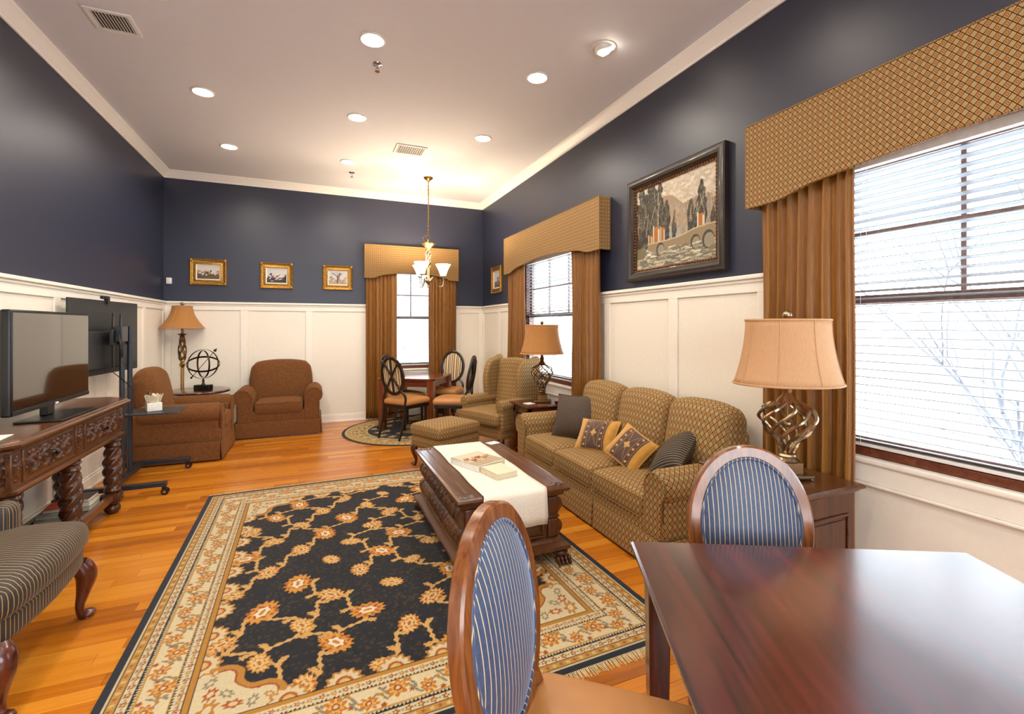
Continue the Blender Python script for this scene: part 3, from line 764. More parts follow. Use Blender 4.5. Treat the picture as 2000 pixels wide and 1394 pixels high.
    for sg in (-1, 1):
        x = -W / 2
        while x < W / 2:
            l = rr.uniform(.035, .055); dx = rr.uniform(-.012, .012); y0 = sg * L / 2
            fr.add([(x, y0, .008), (x + .007, y0, .008), (x + .006 + dx, y0 + sg * l, .003), (x + .001 + dx, y0 + sg * l, .003), (x + .0035, y0, .011), (x + .0035 + dx * .6, y0 + sg * l * .6, .008)], [(0, 1, 2, 3), (0, 4, 5, 3), (4, 1, 2, 5)]); x += .0085
    f = fr.build('fringe', M['fringe'], root); f['kind'] = 'stuff'
big_rug()
def round_rug():
    rad = 1.15; R = Ras(2 * rad, 2 * rad, .011, '1f2229'); X, Y = R.X - rad, R.Y - rad; d = np.hypot(X, Y); th = np.arctan2(Y, X)
    R.where(d > .72, 'c8ae74'); R.where((d > .72) & (d < .74), '1f2229'); R.where((d > .78) & (d < .79), '4a3a20'); R.where((d > .97) & (d < .98), '4a3a20'); R.where((d > .8) & (d < .96) & (np.sin(th * 26) + np.sin(d * 70) > .7), 'a9702c')
    R.where((d > .8) & (d < .96) & (np.sin(th * 26 + 1.6) * np.sin(d * 60) > .55), '7d7458'); R.where((d > 1.0) & (d < 1.07) & (np.sin(th * 70) > .2), 'a9702c'); R.where(d > 1.10, '20242e')
    rr = random.Random(3)
    for k in range(34):
        a = rr.uniform(0, 2 * PI); q = math.sqrt(rr.random()) * .66; x, y = rad + q * math.cos(a), rad + q * math.sin(a)
        R.disk(x, y, .08, 'b08a4c', .06, a, 7, .2); R.disk(x, y, .045, 'd8c8a4', .03, a)
    R.grain(.1, 5)
    root = thing('round_rug', 'round navy and gold rug under the far dining table', 'rug', (1.31, 6.84, 0)); root.scale = (.843, .843, 1)
    R.obj('pile', M['rug'], root, zfun=lambda x, y: .008 + 0 * x, keep=lambda x, y: np.hypot(x - rad, y - rad) < rad - .004)
    MB().lathe([(rad, .001), (rad, .0075)], 96).build('rug_binding', M['darkcover'], root)
round_rug()

# ---------------------------------------------------------------- upholstered seating
def rollgeo(mb, x, z, r, y0, y1, sx=1.0):
    """a rolled arm lying along Y, with metric uv and rounded ends"""
    n = 28; prof = [(r * .55, y0), (r * .86, y0 + .006), (r, y0 + .03), (r, (y0 + y1) / 2), (r, y1 - .03), (r * .86, y1 - .004), (r * .55, y1)]
    mb.grid(lambda u, v: (x + sx * prof[int(round(v * 6))][0] * math.cos(2 * PI * u), prof[int(round(v * 6))][1], z + prof[int(round(v * 6))][0] * math.sin(2 * PI * u)), n, 6, uv=lambda u, v: (prof[int(round(v * 6))][1], u * 2 * PI * r))
    for yy in (y0, y1): mb.add([(x + sx * r * .55 * math.cos(2 * PI * k / n), yy, z + r * .55 * math.sin(2 * PI * k / n)) for k in range(n)], [tuple(range(n))], uvs=[(x + r * .55 * math.cos(2 * PI * k / n), z + r * .55 * math.sin(2 * PI * k / n)) for k in range(n)])
def upholstered(name, label, cat, loc, rz, W, D, n, mat, aw, ah, rr, sz, bh, group=None, splits=(), sk=.2, arch=.06, bshift=0, puff=.03):
    root = thing(name, label, cat, loc, rz, group)
    f, b = -D / 2, D / 2; iw = W - 2 * aw
    MB().rbox((0, -.012, (sk + sz - .13) / 2 + .0), (W - .06, D - .025, sz - .13 - sk + .03), .02, (8, 4, 1)).build('seat_deck', M[mat], root)
    for s in (-1, 1):
        mb = MB(); mb.rbox((s * (W / 2 - aw * .52), .0, (sk + ah - rr) / 2), (aw * .86, D - .05, ah - rr - sk + .04), .03, (2, 6, 4))
        rollgeo(mb, s * (W / 2 - rr * .82), ah - rr, rr, f + .012, b - .10)
        a = mb.build('arm', M[mat], root)
        # scroll front panel with welt
        pts = []; cx, cz = s * (W / 2 - rr * .82), ah - rr; r2 = rr * .86
        for k in range(25):
            an = math.radians(-60 + 300 * k / 24.); pts.append((cx + s * r2 * math.cos(an), cz + r2 * math.sin(an)))
        inner = s * (W / 2 - aw * .94); outer = s * (W / 2 - aw * .16)
        poly = [(outer, sk + .01), (outer, cz - r2 * .95)] + pts[2:17] + [(inner, cz - r2 * .2), (inner, sk + .01)]
        fp = MB(); fp.prism(poly, f - .008, f + .015, 'y'); fp.build('arm_front', M[mat], a, bevel=.006)
        w = MB(); w.tube([(p[0], f - .008, p[1]) for p in poly[1:-1]], .0055, 6); w.build('welt', M[mat], a)
    cw = iw / n
    for i in range(n):
        cx = -iw / 2 + cw * (i + .5); cd = D - .24
        def fn(x, y, z, u, v, w):
            if w > 0: z += puff * w * (1 - u ** 4) * (1 - v ** 4)
            return x, y, z
        c = MB().rbox((cx, f + cd / 2 - .012, sz - .075), (cw - .006, cd, .15), .035, (8, 8, 2), fn).build('seat_cushion', M[mat], root)
        e = cw / 2 - .012; yf = f - .012; w = MB()
        for zz in (sz - .012, sz - .138): w.tube([(cx - e, yf + .3, zz), (cx - e, yf + .03, zz), (cx - e + .02, yf + .006, zz), (cx + e - .02, yf + .006, zz), (cx + e, yf + .03, zz), (cx + e, yf + .3, zz)], .005, 6)
        w.build('welt', M[mat], c)
    bw = .60 if n > 1 else W - .95 * aw
    for i in range(n):
        cx = (i - (n - 1) / 2) * bw + bshift; hb = bh - sz + .12
        def fn(x, y, z, u, v, w):
            z += arch * (1 - abs(u) ** 2.4) * max(0, w + .2) / 1.2 - arch
            y += -.045 * (1 - u * u) * (1 - w * w) * (1 if v < 0 else 0)
            if n == 1: x *= 1 - .10 * max(0, w) ** 2
            return x, y, z
        T = TR(cx, b - .17, sz - .02) @ RX(math.radians(-9)) @ TR(0, 0, hb / 2 - .04)
        MB().rbox((0, 0, 0), (bw - .004, .2, hb), .075, (10, 4, 10), fn, T=T).build('back_cushion', M[mat], root)
    fw = W - aw * 1.5 if n == 1 else n * bw
    MB().rbox((bshift, b - .055, (sk + bh - .12) / 2), (fw, .11, bh - .12 - sk), .04, (8, 1, 6)).build('back_frame', M[mat], root)
    if bshift: MB().rbox((-W / 2 + aw * .5 + .14, b - .14, .46), (.36, .14, .56), .05, (4, 2, 4)).build('back_corner', M[mat], root)
    xs = [-W / 2] + list(splits) + [W / 2]
    for a_, b_ in zip(xs[:-1], xs[1:]):
        MB().rbox(((a_ + b_) / 2, f + .0, sk / 2 + .012), (b_ - a_ - .018, .016, sk - .01), .005, (4, 1, 3), lambda x, y, z, u, v, w: (x, y - .012 * (1 - w) / 2, z)).build('skirt_panel', M[mat], root)
    for s in (-1, 1):
        MB().rbox((s * (W / 2 - .004), .0, sk / 2 + .012), (.016, D - .015, sk - .01), .005, (1, 4, 3), lambda x, y, z, u, v, w, s=s: (x + s * .012 * (1 - w) / 2, y, z)).build('skirt_panel', M[mat], root)
    MB().bb((-W / 2 + .05, f + .04, 0), (W / 2 - .05, b - .04, sk)).build('plinth', M['ebony'], root)
    return root
upholstered('sofa', 'three-seat diamond-patterned sofa with rolled arms against the white wall', 'sofa', (2.272, 3.30, 0), facing(-1, 0), 2.2, .72, 3, 'fabric', .2, .62, .105, .425, .935, splits=(-.33, .33), arch=.05, bshift=.20)
upholstered('armchair', 'brown chenille armchair against the back wall beneath the gold frames', 'armchair', (-.45, 7.43, 0), facing(0, -1), 1.06, .72, 1, 'chenille', .23, .66, .115, .47, .96, 'brown armchairs', arch=.05, sk=.21, splits=())
upholstered('armchair', 'brown chenille armchair seen from the side, behind the rolling screen stand', 'armchair', (-1.40, 6.53, 0), facing(1, 0), .90, .86, 1, 'chenille', .22, .64, .11, .47, .98, 'brown armchairs', arch=.08, sk=.21, splits=())

def pillow(name, label, w, h, th, mat, M4, group, decor=None, piping=None):
    root = thing(name, label, 'pillow', group=group); root.matrix_world = M4
    def side(sg):
        def fn(u, v):
            u, v = 2 * u - 1, 2 * v - 1
            x = w / 2 * u * (1 - .07 * (1 - v * v)); y = h / 2 * v * (1 - .07 * (1 - u * u))
            z = th / 2 * max(0, (1 - abs(u) ** 2.4)) ** .6 * max(0, (1 - abs(v) ** 2.4)) ** .6
            return (x, y, sg * z)
        return fn
    mb = MB()
    for sg in (1, -1): mb.grid(side(sg), 22, 22, uv=lambda u, v: (u * w, v * h), flip=(sg < 0))
    c = mb.build('cover', M[mat], root)
    f = side(1); e = [f(i / 12, 0) for i in range(12)] + [f(1, i / 12) for i in range(12)] + [f(1 - i / 12, 1) for i in range(12)] + [f(0, 1 - i / 12) for i in range(12)]
    p = MB(); p.tube(e, .005, 6, closed=True); p.build('piping', M[piping or mat], root)
    if decor:
        def onf(u, v, d=.003): q = f(u, v); return (q[0], q[1], q[2] + d)
        mb = MB(); mb.grid(lambda a, b: onf(.2 + .6 * a, .03 + .94 * b), 16, 18, uv=lambda a, b: (a * w, b * h)); pt = mb.build('brown_panel', M['brownpatch'], root)
        for u0 in (.29, .71):
            for k in range(5):
                q = onf(u0, .12 + .19 * k, .004); MB().sphere(q, .011, 8, sc=(1, 1, .3)).build('stitched_dot', M['embroid'], pt)
        s_ = MB()
        for u0 in (.23, .345, .655, .77): s_.tube([onf(u0, .04 + .92 * k / 12, .004) for k in range(13)], .0016, 5)
        s_.tube([onf(.36 + .28 * k / 14, .5 + .38 * math.sin(k / 14 * PI * 1.0 - PI / 2), .0045) for k in range(15)], .0018, 5); s_.tube([onf(.64 - .28 * k / 14, .5 + .38 * math.sin(k / 14 * PI - PI / 2), .0045) for k in range(15)], .0018, 5)
        q = onf(.5, .5, .004); s_.lathe([(.026, 0), (.018, .003), (1e-6, .005)], 12, q, rfun=lambda a, z: 1 + .35 * math.cos(4 * a))
        s_.build('embroidery', M['embroid'], pt)
    return root
def orient(loc, normal, upv, spin=0):
    n = Vector(normal).normalized(); u = Vector(upv); u = (u - n * u.dot(n)).normalized(); x = u.cross(n)
    m = Matrix((x, u, n)).transposed().to_4x4(); m.translation = loc
    return m @ RZ(spin)
G = 'throw pillows on the sofa'
pillow('throw_pillow', 'large brown corduroy pillow at the far end of the sofa', .42, .42, .17, 'cord', orient((2.28, 3.86, .645), (-.75, -.50, .42), (0, 0, 1), .03), G)
pillow('throw_pillow', 'gold and brown embroidered pillow beside the large brown corduroy pillow', .39, .29, .12, 'goldfab', orient((2.225, 3.40, .565), (-.85, -.30, .62), (0, 0, 1), .08), G, True, 'goldfab')
pillow('throw_pillow', 'gold and brown embroidered pillow tilted on its corner beside the black pillow', .34, .29, .12, 'goldfab', orient((2.215, 2.93, .57), (-.80, -.35, .68), (0, 0, 1), -.45), G, True, 'goldfab')
pillow('throw_pillow', 'black striped corduroy pillow lying by the near sofa arm', .44, .38, .17, 'cordblack', orient((2.30, 2.55, .61), (-.60, .40, .70), (0, 0, 1), -.75), G)

def cabriole(mb, x, y, h, ox, oy, k=1.0):
    d = math.hypot(ox, oy) or 1; ox, oy = ox / d, oy / d
    P = [(0, h), (.018, h * .86), (.026, h * .7), (.014, h * .45), (0.002, h * .24), (.008, h * .1), (.024, h * .03)]
    R_ = [.030, .040, .038, .025, .017, .018, .026]
    pts = smoothpath([(x + ox * a * k, y + oy * a * k, z, r * k) for (a, z), r in zip(P, R_)], 4)
    mb.tube([p[:3] for p in pts], [p[3] for p in pts], 10)
    mb.sphere((x + ox * .028 * k, y + oy * .028 * k, .016 * k), .03 * k, 10, sc=(1.1, 1.1, .55))
def boxcushion(name, root, c, d, mat, r=.03, puff=.025, taper=0, welt=True):
    def fn(x, y, z, u, v, w):
        x *= 1 + taper * (-v); z += (puff * w * (1 - u ** 4) * (1 - v ** 4) if w > 0 else 0); return x, y, z
    o = MB().rbox(c, d, r, (8, 8, 2), fn).build(name, M[mat], root)
    if welt:
        w = MB(); a, b = d[0] / 2 - r * .3, d[1] / 2 - r * .3
        def pt(x, y): return (c[0] + x * (1 - taper * (y / (d[1] / 2))), c[1] + y)
        for z in (c[2] + d[2] / 2 - r * .3, c[2] - d[2] / 2 + r * .3):
            q = r
            w.tube([(*pt(x, y), z) for x, y in [(-a + q, -b), (a - q, -b), (a, -b + q), (a, b - q), (a - q, b), (-a + q, b), (-a, b - q), (-a, -b + q)]], .0055, 6, closed=True)
        w.build('welt', M[mat], o)
    return o
# wing chair
def wingchair():
    W, D = .80, .74
    root = thing('wing_chair', 'tall diamond-patterned wing chair beside the middle window', 'armchair', (2.13, 5.46, 0), facing(-.92, -.40))
    f = -D / 2
    MB().rbox((0, -.01, .25), (W - .12, D - .14, .16), .03, (6, 6, 2)).build('seat_base', M['fabric'], root)
    boxcushion('seat_cushion', root, (0, -.09, .405), (W - .12, .58, .13), 'fabric', .035, .03)
    T = TR(0, .22, .36) @ RX(math.radians(-10)) @ TR(0, 0, .34)
    MB().rbox((0, 0, 0), (W - .22, .14, .73), .06, (8, 3, 10), lambda x, y, z, u, v, w: (x * (1 + .06 * w), y - .03 * (1 - u * u) * (v < 0), z + .035 * (1 - u * u) * max(0, w)), T=T).build('backrest', M['fabric'], root)
    for s in (-1, 1):
        prof = smoothpath([(-.02, -.18), (-.13, -.10), (-.19, .06), (-.20, .22), (-.15, .36), (-.02, .42), (.12, .42), (.12, -.18)], 5)
        Tw = TR(s * (W / 2 - .085), .20, .675) @ RX(math.radians(-8)) @ RZ(s * math.radians(-8))
        mb = MB(); mb.prism([(p[0], p[1]) for p in prof], -.045, .045, 'x', T=Tw)
        mb.build('wing', M['fabric'], root, bevel=.028, seg=3)
        mb = MB(); mb.rbox((s * (W / 2 - .09), -.03, .40), (.11, .56, .26), .03, (2, 6, 3)); rollgeo(mb, s * (W / 2 - .085), .565, .07, f + .05, .25)
        mb.build('arm', M['fabric'], root)
    for s in (-1, 1):
        mb = MB(); cabriole(mb, s * (W / 2 - .11), f + .12, .19, s, -1); mb.build('leg', M['mahogz'], root)
        mb = MB(); mb.tube([(s * (W / 2 - .13), .22, .19), (s * (W / 2 - .12), .27, .0)], [.026, .018], 8); mb.build('leg', M['mahogz'], root)
wingchair()
def ottoman():
    root = thing('ottoman', 'diamond-patterned footstool on carved legs behind the coffee table', 'ottoman', (1.315, 4.98, .0095), math.radians(26))
    W, D = .60, .50
    MB().rbox((0, 0, .265), (W - .02, D - .02, .13), .03, (6, 6, 2)).build('seat_base', M['fabric'], root)
    boxcushion('top_cushion', root, (0, 0, .385), (W, D, .115), 'fabric', .035, .025)
    for sx in (-1, 1):
        for sy in (-1, 1):
            mb = MB(); cabriole(mb, sx * (W / 2 - .055), sy * (D / 2 - .055), .225, sx, sy, .95); mb.build('leg', M['mahogz'], root)
ottoman()
# pinstriped chair, partly in view at the left
def stripechair():
    W, D = .76, .74
    root = thing('pinstripe_armchair', 'charcoal pinstriped armchair on cabriole legs at the left edge', 'armchair', (-1.435, 2.73, 0), facing(1, 0))
    f = -D / 2
    MB().rbox((0, 0, .335), (W - .06, D - .06, .13), .03, (6, 6, 2), lambda x, y, z, u, v, w: (x, y - .03 * (1 - u * u) * (v < 0), z)).build('seat_base', M['stripe2'], root)
    MB().rbox((0, -.04, .435), (W - .02, D - .10, .13), .05, (10, 8, 3), lambda x, y, z, u, v, w: (x * (1 if v < -.2 else .9), y - .035 * (1 - u * u) * (v < 0), z + (.045 * w * (1 - u ** 4) * (1 - v ** 4) if w > 0 else 0))).build('seat_cushion', M['stripe2'], root)
    w = MB(); w.tube([(x, f + .028 - .03 * (1 - (x / .35) ** 2), .375) for x in [(-.30 + .60 * i / 12) for i in range(13)]], .006, 6); w.build('welt', M['stripe2'], root)
    for s in (-1, 1):
        mb = MB(); mb.rbox((s * (W / 2 - .075), .12, .515), (.13, .44, .27), .05, (3, 6, 4)); mb.build('arm', M['stripe2'], root)
        mb = MB(); cabriole(mb, s * (W / 2 - .05), f + .045, .29, s, -1, 1.15)
        l = mb.build('leg', M['mahogz'], root)
        sh = MB(); px, py = s * (W / 2 - .05) + s * .035, f + .045 - .035
        for k in range(-2, 3): sh.sphere((px + k * .009 * abs(s), py - .006 + abs(k) * .003, .225 - abs(k) * .006), .009, 8, sc=(.55, .6, 2.6))
        sh.build('carved_shell', M['mahogz'], l)
        mb = MB(); mb.tube([(s * (W / 2 - .08), .26, .29), (s * (W / 2 - .07), .33, 0)], [.028, .018], 8); mb.build('leg', M['mahogz'], root)
    T = TR(0, .29, .42) @ RX(math.radians(-12)) @ TR(0, 0, .27)
    MB().rbox((0, 0, 0), (W - .12, .13, .56), .05, (8, 2, 8), lambda x, y, z, u, v, w: (x, y, z + .04 * (1 - u * u) * max(0, w)), T=T).build('backrest', M['stripe2'], root)
stripechair()

# ---------------------------------------------------------------- oval back chairs
def ellring(mb, a, b, r, n=48, T=None, flat=1.0, m=10):
    mb.tube([(a * math.cos(2 * PI * k / n), 0, b * math.sin(2 * PI * k / n)) for k in range(n)], r, m, closed=True, T=T, flat=flat, up=(0, 1, 0))
def domepad(mb, a, b, d, T, sg=-1):
    n = 40; prof = [(1e-4, 1.0), (.35, .93), (.6, .78), (.8, .52), (.92, .26), (1.0, 0)]
    vs_ = []; uvs = []; fs = []
    for q, h in prof:
        for k in range(n):
            an = 2 * PI * k / n; vs_.append((a * q * math.cos(an), sg * d * h, b * q * math.sin(an))); uvs.append((a * q * math.cos(an), b * q * math.sin(an)))
    for i in range(len(prof) - 1):
        for k in range(n): fs.append((i * n + k, i * n + (k + 1) % n, (i + 1) * n + (k + 1) % n, (i + 1) * n + k))
    mb.add(vs_, fs, uvs=uvs, T=T)
def oval_frame(mb, a, b, wide, deep, T, n=56):
    """flat wooden oval ring: rectangular rounded section"""
    sec = [(-.5, -.35), (-.35, -.5), (.35, -.5), (.5, -.35), (.5, .35), (.35, .5), (-.35, .5), (-.5, .35)]
    rings = []
    for k in range(n + 1):
        an = 2 * PI * k / n; c, s = math.cos(an), math.sin(an)
        nx, nz = c * b, s * a; L_ = math.hypot(nx, nz); nx, nz = nx / L_, nz / L_
        rings.append([(a * c + nx * wide * q, deep * w_, b * s + nz * wide * q) for q, w_ in sec])
    mb.rings(rings, T=T, cap=False)
def near_chair(label, loc, rz):
    root = thing('oval_back_chair', label, 'chair', loc, rz, 'pinstriped oval-back chairs at the near table')
    a, b, zc, yb = .205, .27, .745, .235
    T = TR(0, yb, zc) @ RX(math.radians(-8))
    mb = MB(); oval_frame(mb, a, b, .048, .042, T); fr = mb.build('back_frame', M['chairwood'], root)
    mb = MB(); domepad(mb, a - .022, b - .022, .036, T @ TR(0, -.014, 0), -1); mb.build('back_pad', M['stripe'], root)
    mb = MB(); domepad(mb, a - .022, b - .022, .012, T @ TR(0, .014, 0), 1); mb.build('back_panel', M['stripe'], root)
    mb = MB()
    for k in range(72):
        an = 2 * PI * k / 72; mb.sphere(((a - .024) * math.cos(an), -.020, (b - .024) * math.sin(an)), .0042, 6, T=T, sc=(.8, .7, 1))
    q = mb.build('nailhead_trim', M['brass'], root); q['kind'] = 'stuff'
    mb = MB(); ellring(mb, a - .024, b - .024, .006, 56, T @ TR(0, -.018, 0)); mb.build('gimp_cord', M['stripe'], root)
    MB().rbox((0, -.03, .445), (.50, .48, .075), .035, (8, 8, 2), lambda x, y, z, u, v, w: (x * (1 - .08 * v), y - .03 * (1 - u * u) * (v < 0), z + (.02 * w * (1 - u ** 4) * (1 - v ** 4) if w > 0 else 0))).build('seat', M['tanseat'], root)
    MB().rbox((0, -.02, .39), (.48, .46, .05), .012, (4, 4, 1), lambda x, y, z, u, v, w: (x * (1 - .08 * v), y, z)).build('seat_rail', M['chairwood'], root)
    for s in (-1, 1):
        MB().tube([(s * .22, -.23, .41), (s * .215, -.235, .2), (s * .21, -.235, 0)], [.026, .021, .015], 10).build('leg', M['chairwood'], root)
        mb = MB(); pts = smoothpath([(s * .195, .30, 0), (s * .195, .235, .22), (s * .195, .205, .42), (s * .165, .20, .49), (s * .145, .21, .555)], 5)
        mb.tube(pts, [.016 + .008 * math.sin(PI * i / (len(pts) - 1)) for i in range(len(pts))], 10); mb.build('leg', M['chairwood'], root)
    return root
DK = Vector((.889, -.457))
near_chair('oval-back chair with blue pinstriped pad at the left side of the near table', (.604, .95, 0), facing(.70, -.72))
near_chair('oval-back chair with blue pinstriped pad standing in front of the near end table', (1.42, 1.08, 0), facing(-.457, -.889))

def far_chair():
    root = thing('cross_back_chair', '', 'chair', (0, 0, 0), 0, 'dark oval-back chairs at the far dining table')
    a, b, zc, yb = .185, .245, .83, .22; T = TR(0, yb, zc) @ RX(math.radians(-9))
    mb = MB(); oval_frame(mb, a, b, .042, .032, T, 40); mb.build('back_frame', M['ebony'], root)
    mb = MB(); domepad(mb, a - .012, b - .012, .02, T @ TR(0, -.004, 0), -1); mb.build('back_pad', M['bands'], root)
    mb = MB(); domepad(mb, a - .012, b - .012, .004, T @ TR(0, -.002, 0), 1); mb.build('back_panel', M['bands'], root)
    for ang in (35, -35, 0):
        an = math.radians(ang); k = 1 / math.sqrt((math.sin(an) / a) ** 2 + (math.cos(an) / b) ** 2)
        dx, dz = math.sin(an) * k, math.cos(an) * k
        MB().tube([(-dx, .012, -dz), (0, .018, 0), (dx, .012, dz)], .014 if ang else .009, 8, T=T).build('cross_bar', M['ebony'], root)
    MB().rbox((0, -.03, .475), (.47, .45, .075), .035, (6, 6, 2), lambda x, y, z, u, v, w: (x * (1 - .09 * v), y - .03 * (1 - u * u) * (v < 0), z + (.02 * w * (1 - u ** 4) * (1 - v ** 4) if w > 0 else 0))).build('seat', M['tanseat'], root)
    MB().rbox((0, -.02, .42), (.45, .43, .055), .01, (4, 4, 1), lambda x, y, z, u, v, w: (x * (1 - .09 * v), y, z)).build('seat_rail', M['ebony'], root)
    for s in (-1, 1):
        MB().tube([(s * .2, -.21, .43), (s * .195, -.215, 0)], [.024, .015], 8).build('leg', M['ebony'], root)
        pts = smoothpath([(s * .185, .29, 0), (s * .19, .21, .24), (s * .19, .185, .44), (s * .19, .18, .56), (s * .12, .20, .64)], 5)
        MB().tube(pts, .017, 8).build('leg', M['ebony'], root)
    MB().tube([(-.19, -.02, .2), (.19, -.02, .2)], .008, 6).build('stretcher', M['ebony'], root)
    for s in (-1, 1): MB().tube([(s * .196, -.213, .2), (s * .188, .22, .2)], .009, 6).build('stretcher', M['ebony'], root)
    return root
fc = far_chair(); fc['label'] = 'dark oval-back chair with crossed bars nearest the brown armchair'
def seatpos(bx, by, dx, dy):
    L_ = math.hypot(dx, dy); return (bx + dx / L_ * .22, by + dy / L_ * .22, .009), facing(dx, dy)
l, r = seatpos(.95, 6.33, .80, .60); fc.location = l; fc.rotation_euler = (0, 0, r)
for bx, by, dx, dy, lab in ((.975, 6.86, .93, .37, 'dark oval-back chair half hidden behind the nearest dining chair'), (2.08, 7.42, -.62, -.78, 'dark oval-back chair showing its striped pad beside the right curtain'), (1.98, 6.12, -.85, .52, 'dark oval-back chair with its back turned beside the wing chair')):
    l, r = seatpos(bx, by, dx, dy); dup(fc, l, r, lab)
# ---------------------------------------------------------------- tables
def table_top(mb, w, d, z, th, ch=0.0, edge=.012):
    def poly(o):
        a, b = w / 2 - o, d / 2 - o
        if ch: return [(-a + ch, -b), (a - ch, -b), (a, -b + ch), (a, b - ch), (a - ch, b), (-a + ch, b), (-a, b - ch), (-a, -b + ch)]
        return [(-a, -b), (a, -b), (a, b), (-a, b)]
    st = [(edge * 1.6, z - th), (edge * 1.0, z - th + .004), (edge * .6, z - th * .6), (0, z - th * .45), (0, z - th * .2), (edge * .35, z - .003), (edge * .6, z)]
    mb.rings([[(x, y, zz) for x, y in poly(o)] for o, zz in st])
def near_table():
    c = Vector((1.02, 1.346)); ex = Vector((.889, -.457)); ey = Vector((-.457, -.889)); W, D = 1.10, 1.10
    ctr = c + ex * W / 2 + ey * D / 2
    root = thing('square_table', 'dark cherry square table filling the near right corner', 'table', (ctr.x, ctr.y, 0), math.atan2(ex.y, ex.x))
    mb = MB(); table_top(mb, W, D, .75, .034); mb.build('table_top', M['desk'], root, smooth=20)
    for a, b, n in (((-W / 2 + .05, -D / 2 + .05), (W / 2 - .05, -D / 2 + .075), 'apron'), ((-W / 2 + .05, D / 2 - .075), (W / 2 - .05, D / 2 - .05), 'apron'), ((-W / 2 + .05, -D / 2 + .075), (-W / 2 + .075, D / 2 - .075), 'apron'), ((W / 2 - .075, -D / 2 + .075), (W / 2 - .05, D / 2 - .075), 'apron')):
        MB().bb((*a, .63), (*b, .716)).build(n, M['mahog'], root, bevel=.002)
    for sx in (-1, 1):
        for sy in (-1, 1): MB().box((sx * (W / 2 - .075), sy * (D / 2 - .075), .358), (.075, .075, .716), taper=.75).build('leg', M['mahogz'], root, bevel=.004)
near_table()
def dining_table():
    root = thing('dining_table', 'square red-brown dining table on the round rug', 'table', (1.42, 7.10, .009), math.atan2(-.545, .84)); S = .88
    mb = MB(); table_top(mb, S, S, .745, .03, .05); mb.build('table_top', M['dinwood'], root, smooth=20)
    for s in (-1, 1):
        MB().bb((-S / 2 + .05, s * (S / 2 - .05), .62), (S / 2 - .05, s * (S / 2 - .075), .715)).build('apron', M['dinwood'], root, bevel=.002)
        MB().bb((s * (S / 2 - .05), -S / 2 + .075, .62), (s * (S / 2 - .075), S / 2 - .075, .715)).build('apron', M['dinwood'], root, bevel=.002)
        for t_ in (-1, 1): MB().box((s * (S / 2 - .07), t_ * (S / 2 - .07), .3575), (.10, .10, .715), taper=.9).build('leg', M['dinwoodz'], root, bevel=.004)
dining_table()
def near_end_table():
    x0, x1, y0, y1, z = 2.14, 2.603, 1.50, 2.17, .69; w, d = x1 - x0, y1 - y0
    root = thing('end_table', 'walnut cabinet end table carrying the large near lamp', 'table', ((x0 + x1) / 2, (y0 + y1) / 2, 0))
    mb = MB(); table_top(mb, w, d, z, .045, .0, .025); mb.build('table_top', M['walnut'], root, smooth=25)
    a, b = w / 2 - .035, d / 2 - .035
    body = MB().bb((-a, -b, .07), (a, b, z - .045)).build('body', M['walnutz'], root, bevel=.003)
    MB().bb((-a - .012, -b - .012, 0), (a + .012, b + .012, .07)).build('plinth', M['walnut'], root, bevel=.006)
    for sg in (-1, 1):
        fr = MB(); yy = sg * b
        for xa, xb, za, zb in ((-a + .05, a - .05, .53, .545), (-a + .05, a - .05, .13, .145), (-a + .05, -a + .065, .145, .53), (a - .065, a - .05, .145, .53)): fr.bb((xa, yy, za), (xb, yy + sg * .01, zb))
        fr.build('panel_moulding', M['mahog'], body, bevel=.004)
        MB().bb((-a + .08, yy, .16), (a - .08, yy + sg * .006, .515)).build('side_panel', M['walnutz'], body, bevel=.004)
    dr = MB().bb((-a - .014, -b + .03, .50), (-a, b - .03, .625)).build('drawer', M['walnut'], root, bevel=.004); MB().sphere((-a - .026, 0, .56), .016, 10).build('knob', M['brass'], dr)
    for s in (-1, 1):
        dr = MB().bb((-a - .014, s * .005, .1), (-a, s * (b - .03), .485)).build('door', M['walnutz'], root, bevel=.004); MB().sphere((-a - .026, s * .04, .32), .013, 10).build('knob', M['brass'], dr)
near_end_table()
def far_end_table():
    x0, x1, y0, y1, z = 2.06, 2.60, 4.47, 4.96, .645; w, d = x1 - x0, y1 - y0
    root = thing('end_table', 'dark open end table with lattice sides beside the wing chair', 'table', ((x0 + x1) / 2, (y0 + y1) / 2, 0))
    mb = MB(); table_top(mb, w, d, z, .035, 0, .018); mb.build('table_top', M['mahogy'], root, smooth=25)
    a, b = w / 2 - .04, d / 2 - .04
    for sx in (-1, 1):
        for sy in (-1, 1): MB().bb((sx * a, sy * b, 0), (sx * (a - .04), sy * (b - .04), z - .034)).build('leg', M['mahogz'], root, bevel=.004)
    for s in (-1, 1):
        MB().bb((-a, s * b, z - .11), (a, s * (b - .02), z - .035)).build('apron', M['mahog'], root, bevel=.002); MB().bb((s * a, -b, z - .11), (s * (a - .02), b, z - .035)).build('apron', M['mahogy'], root, bevel=.002)
    MB().bb((-a, -b, .12), (a, b, .145)).build('lower_shelf', M['mahogy'], root, bevel=.003)
    for sx in (-1, 1):
        for k in (-1, 1): MB().tube([(sx * (a - .02), -k * (b - .03), .15), (sx * (a - .02), k * (b - .03), z - .11)], .010, 6).build('lattice_bar', M['darkmetal'], root)
        ring = MB(); ring.tube([(sx * (a - .02), .09 * math.cos(2 * PI * k / 24), .34 + .11 * math.sin(2 * PI * k / 24)) for k in range(24)], .008, 6, closed=True); ring.build('lattice_ring', M['darkmetal'], root)
far_end_table()
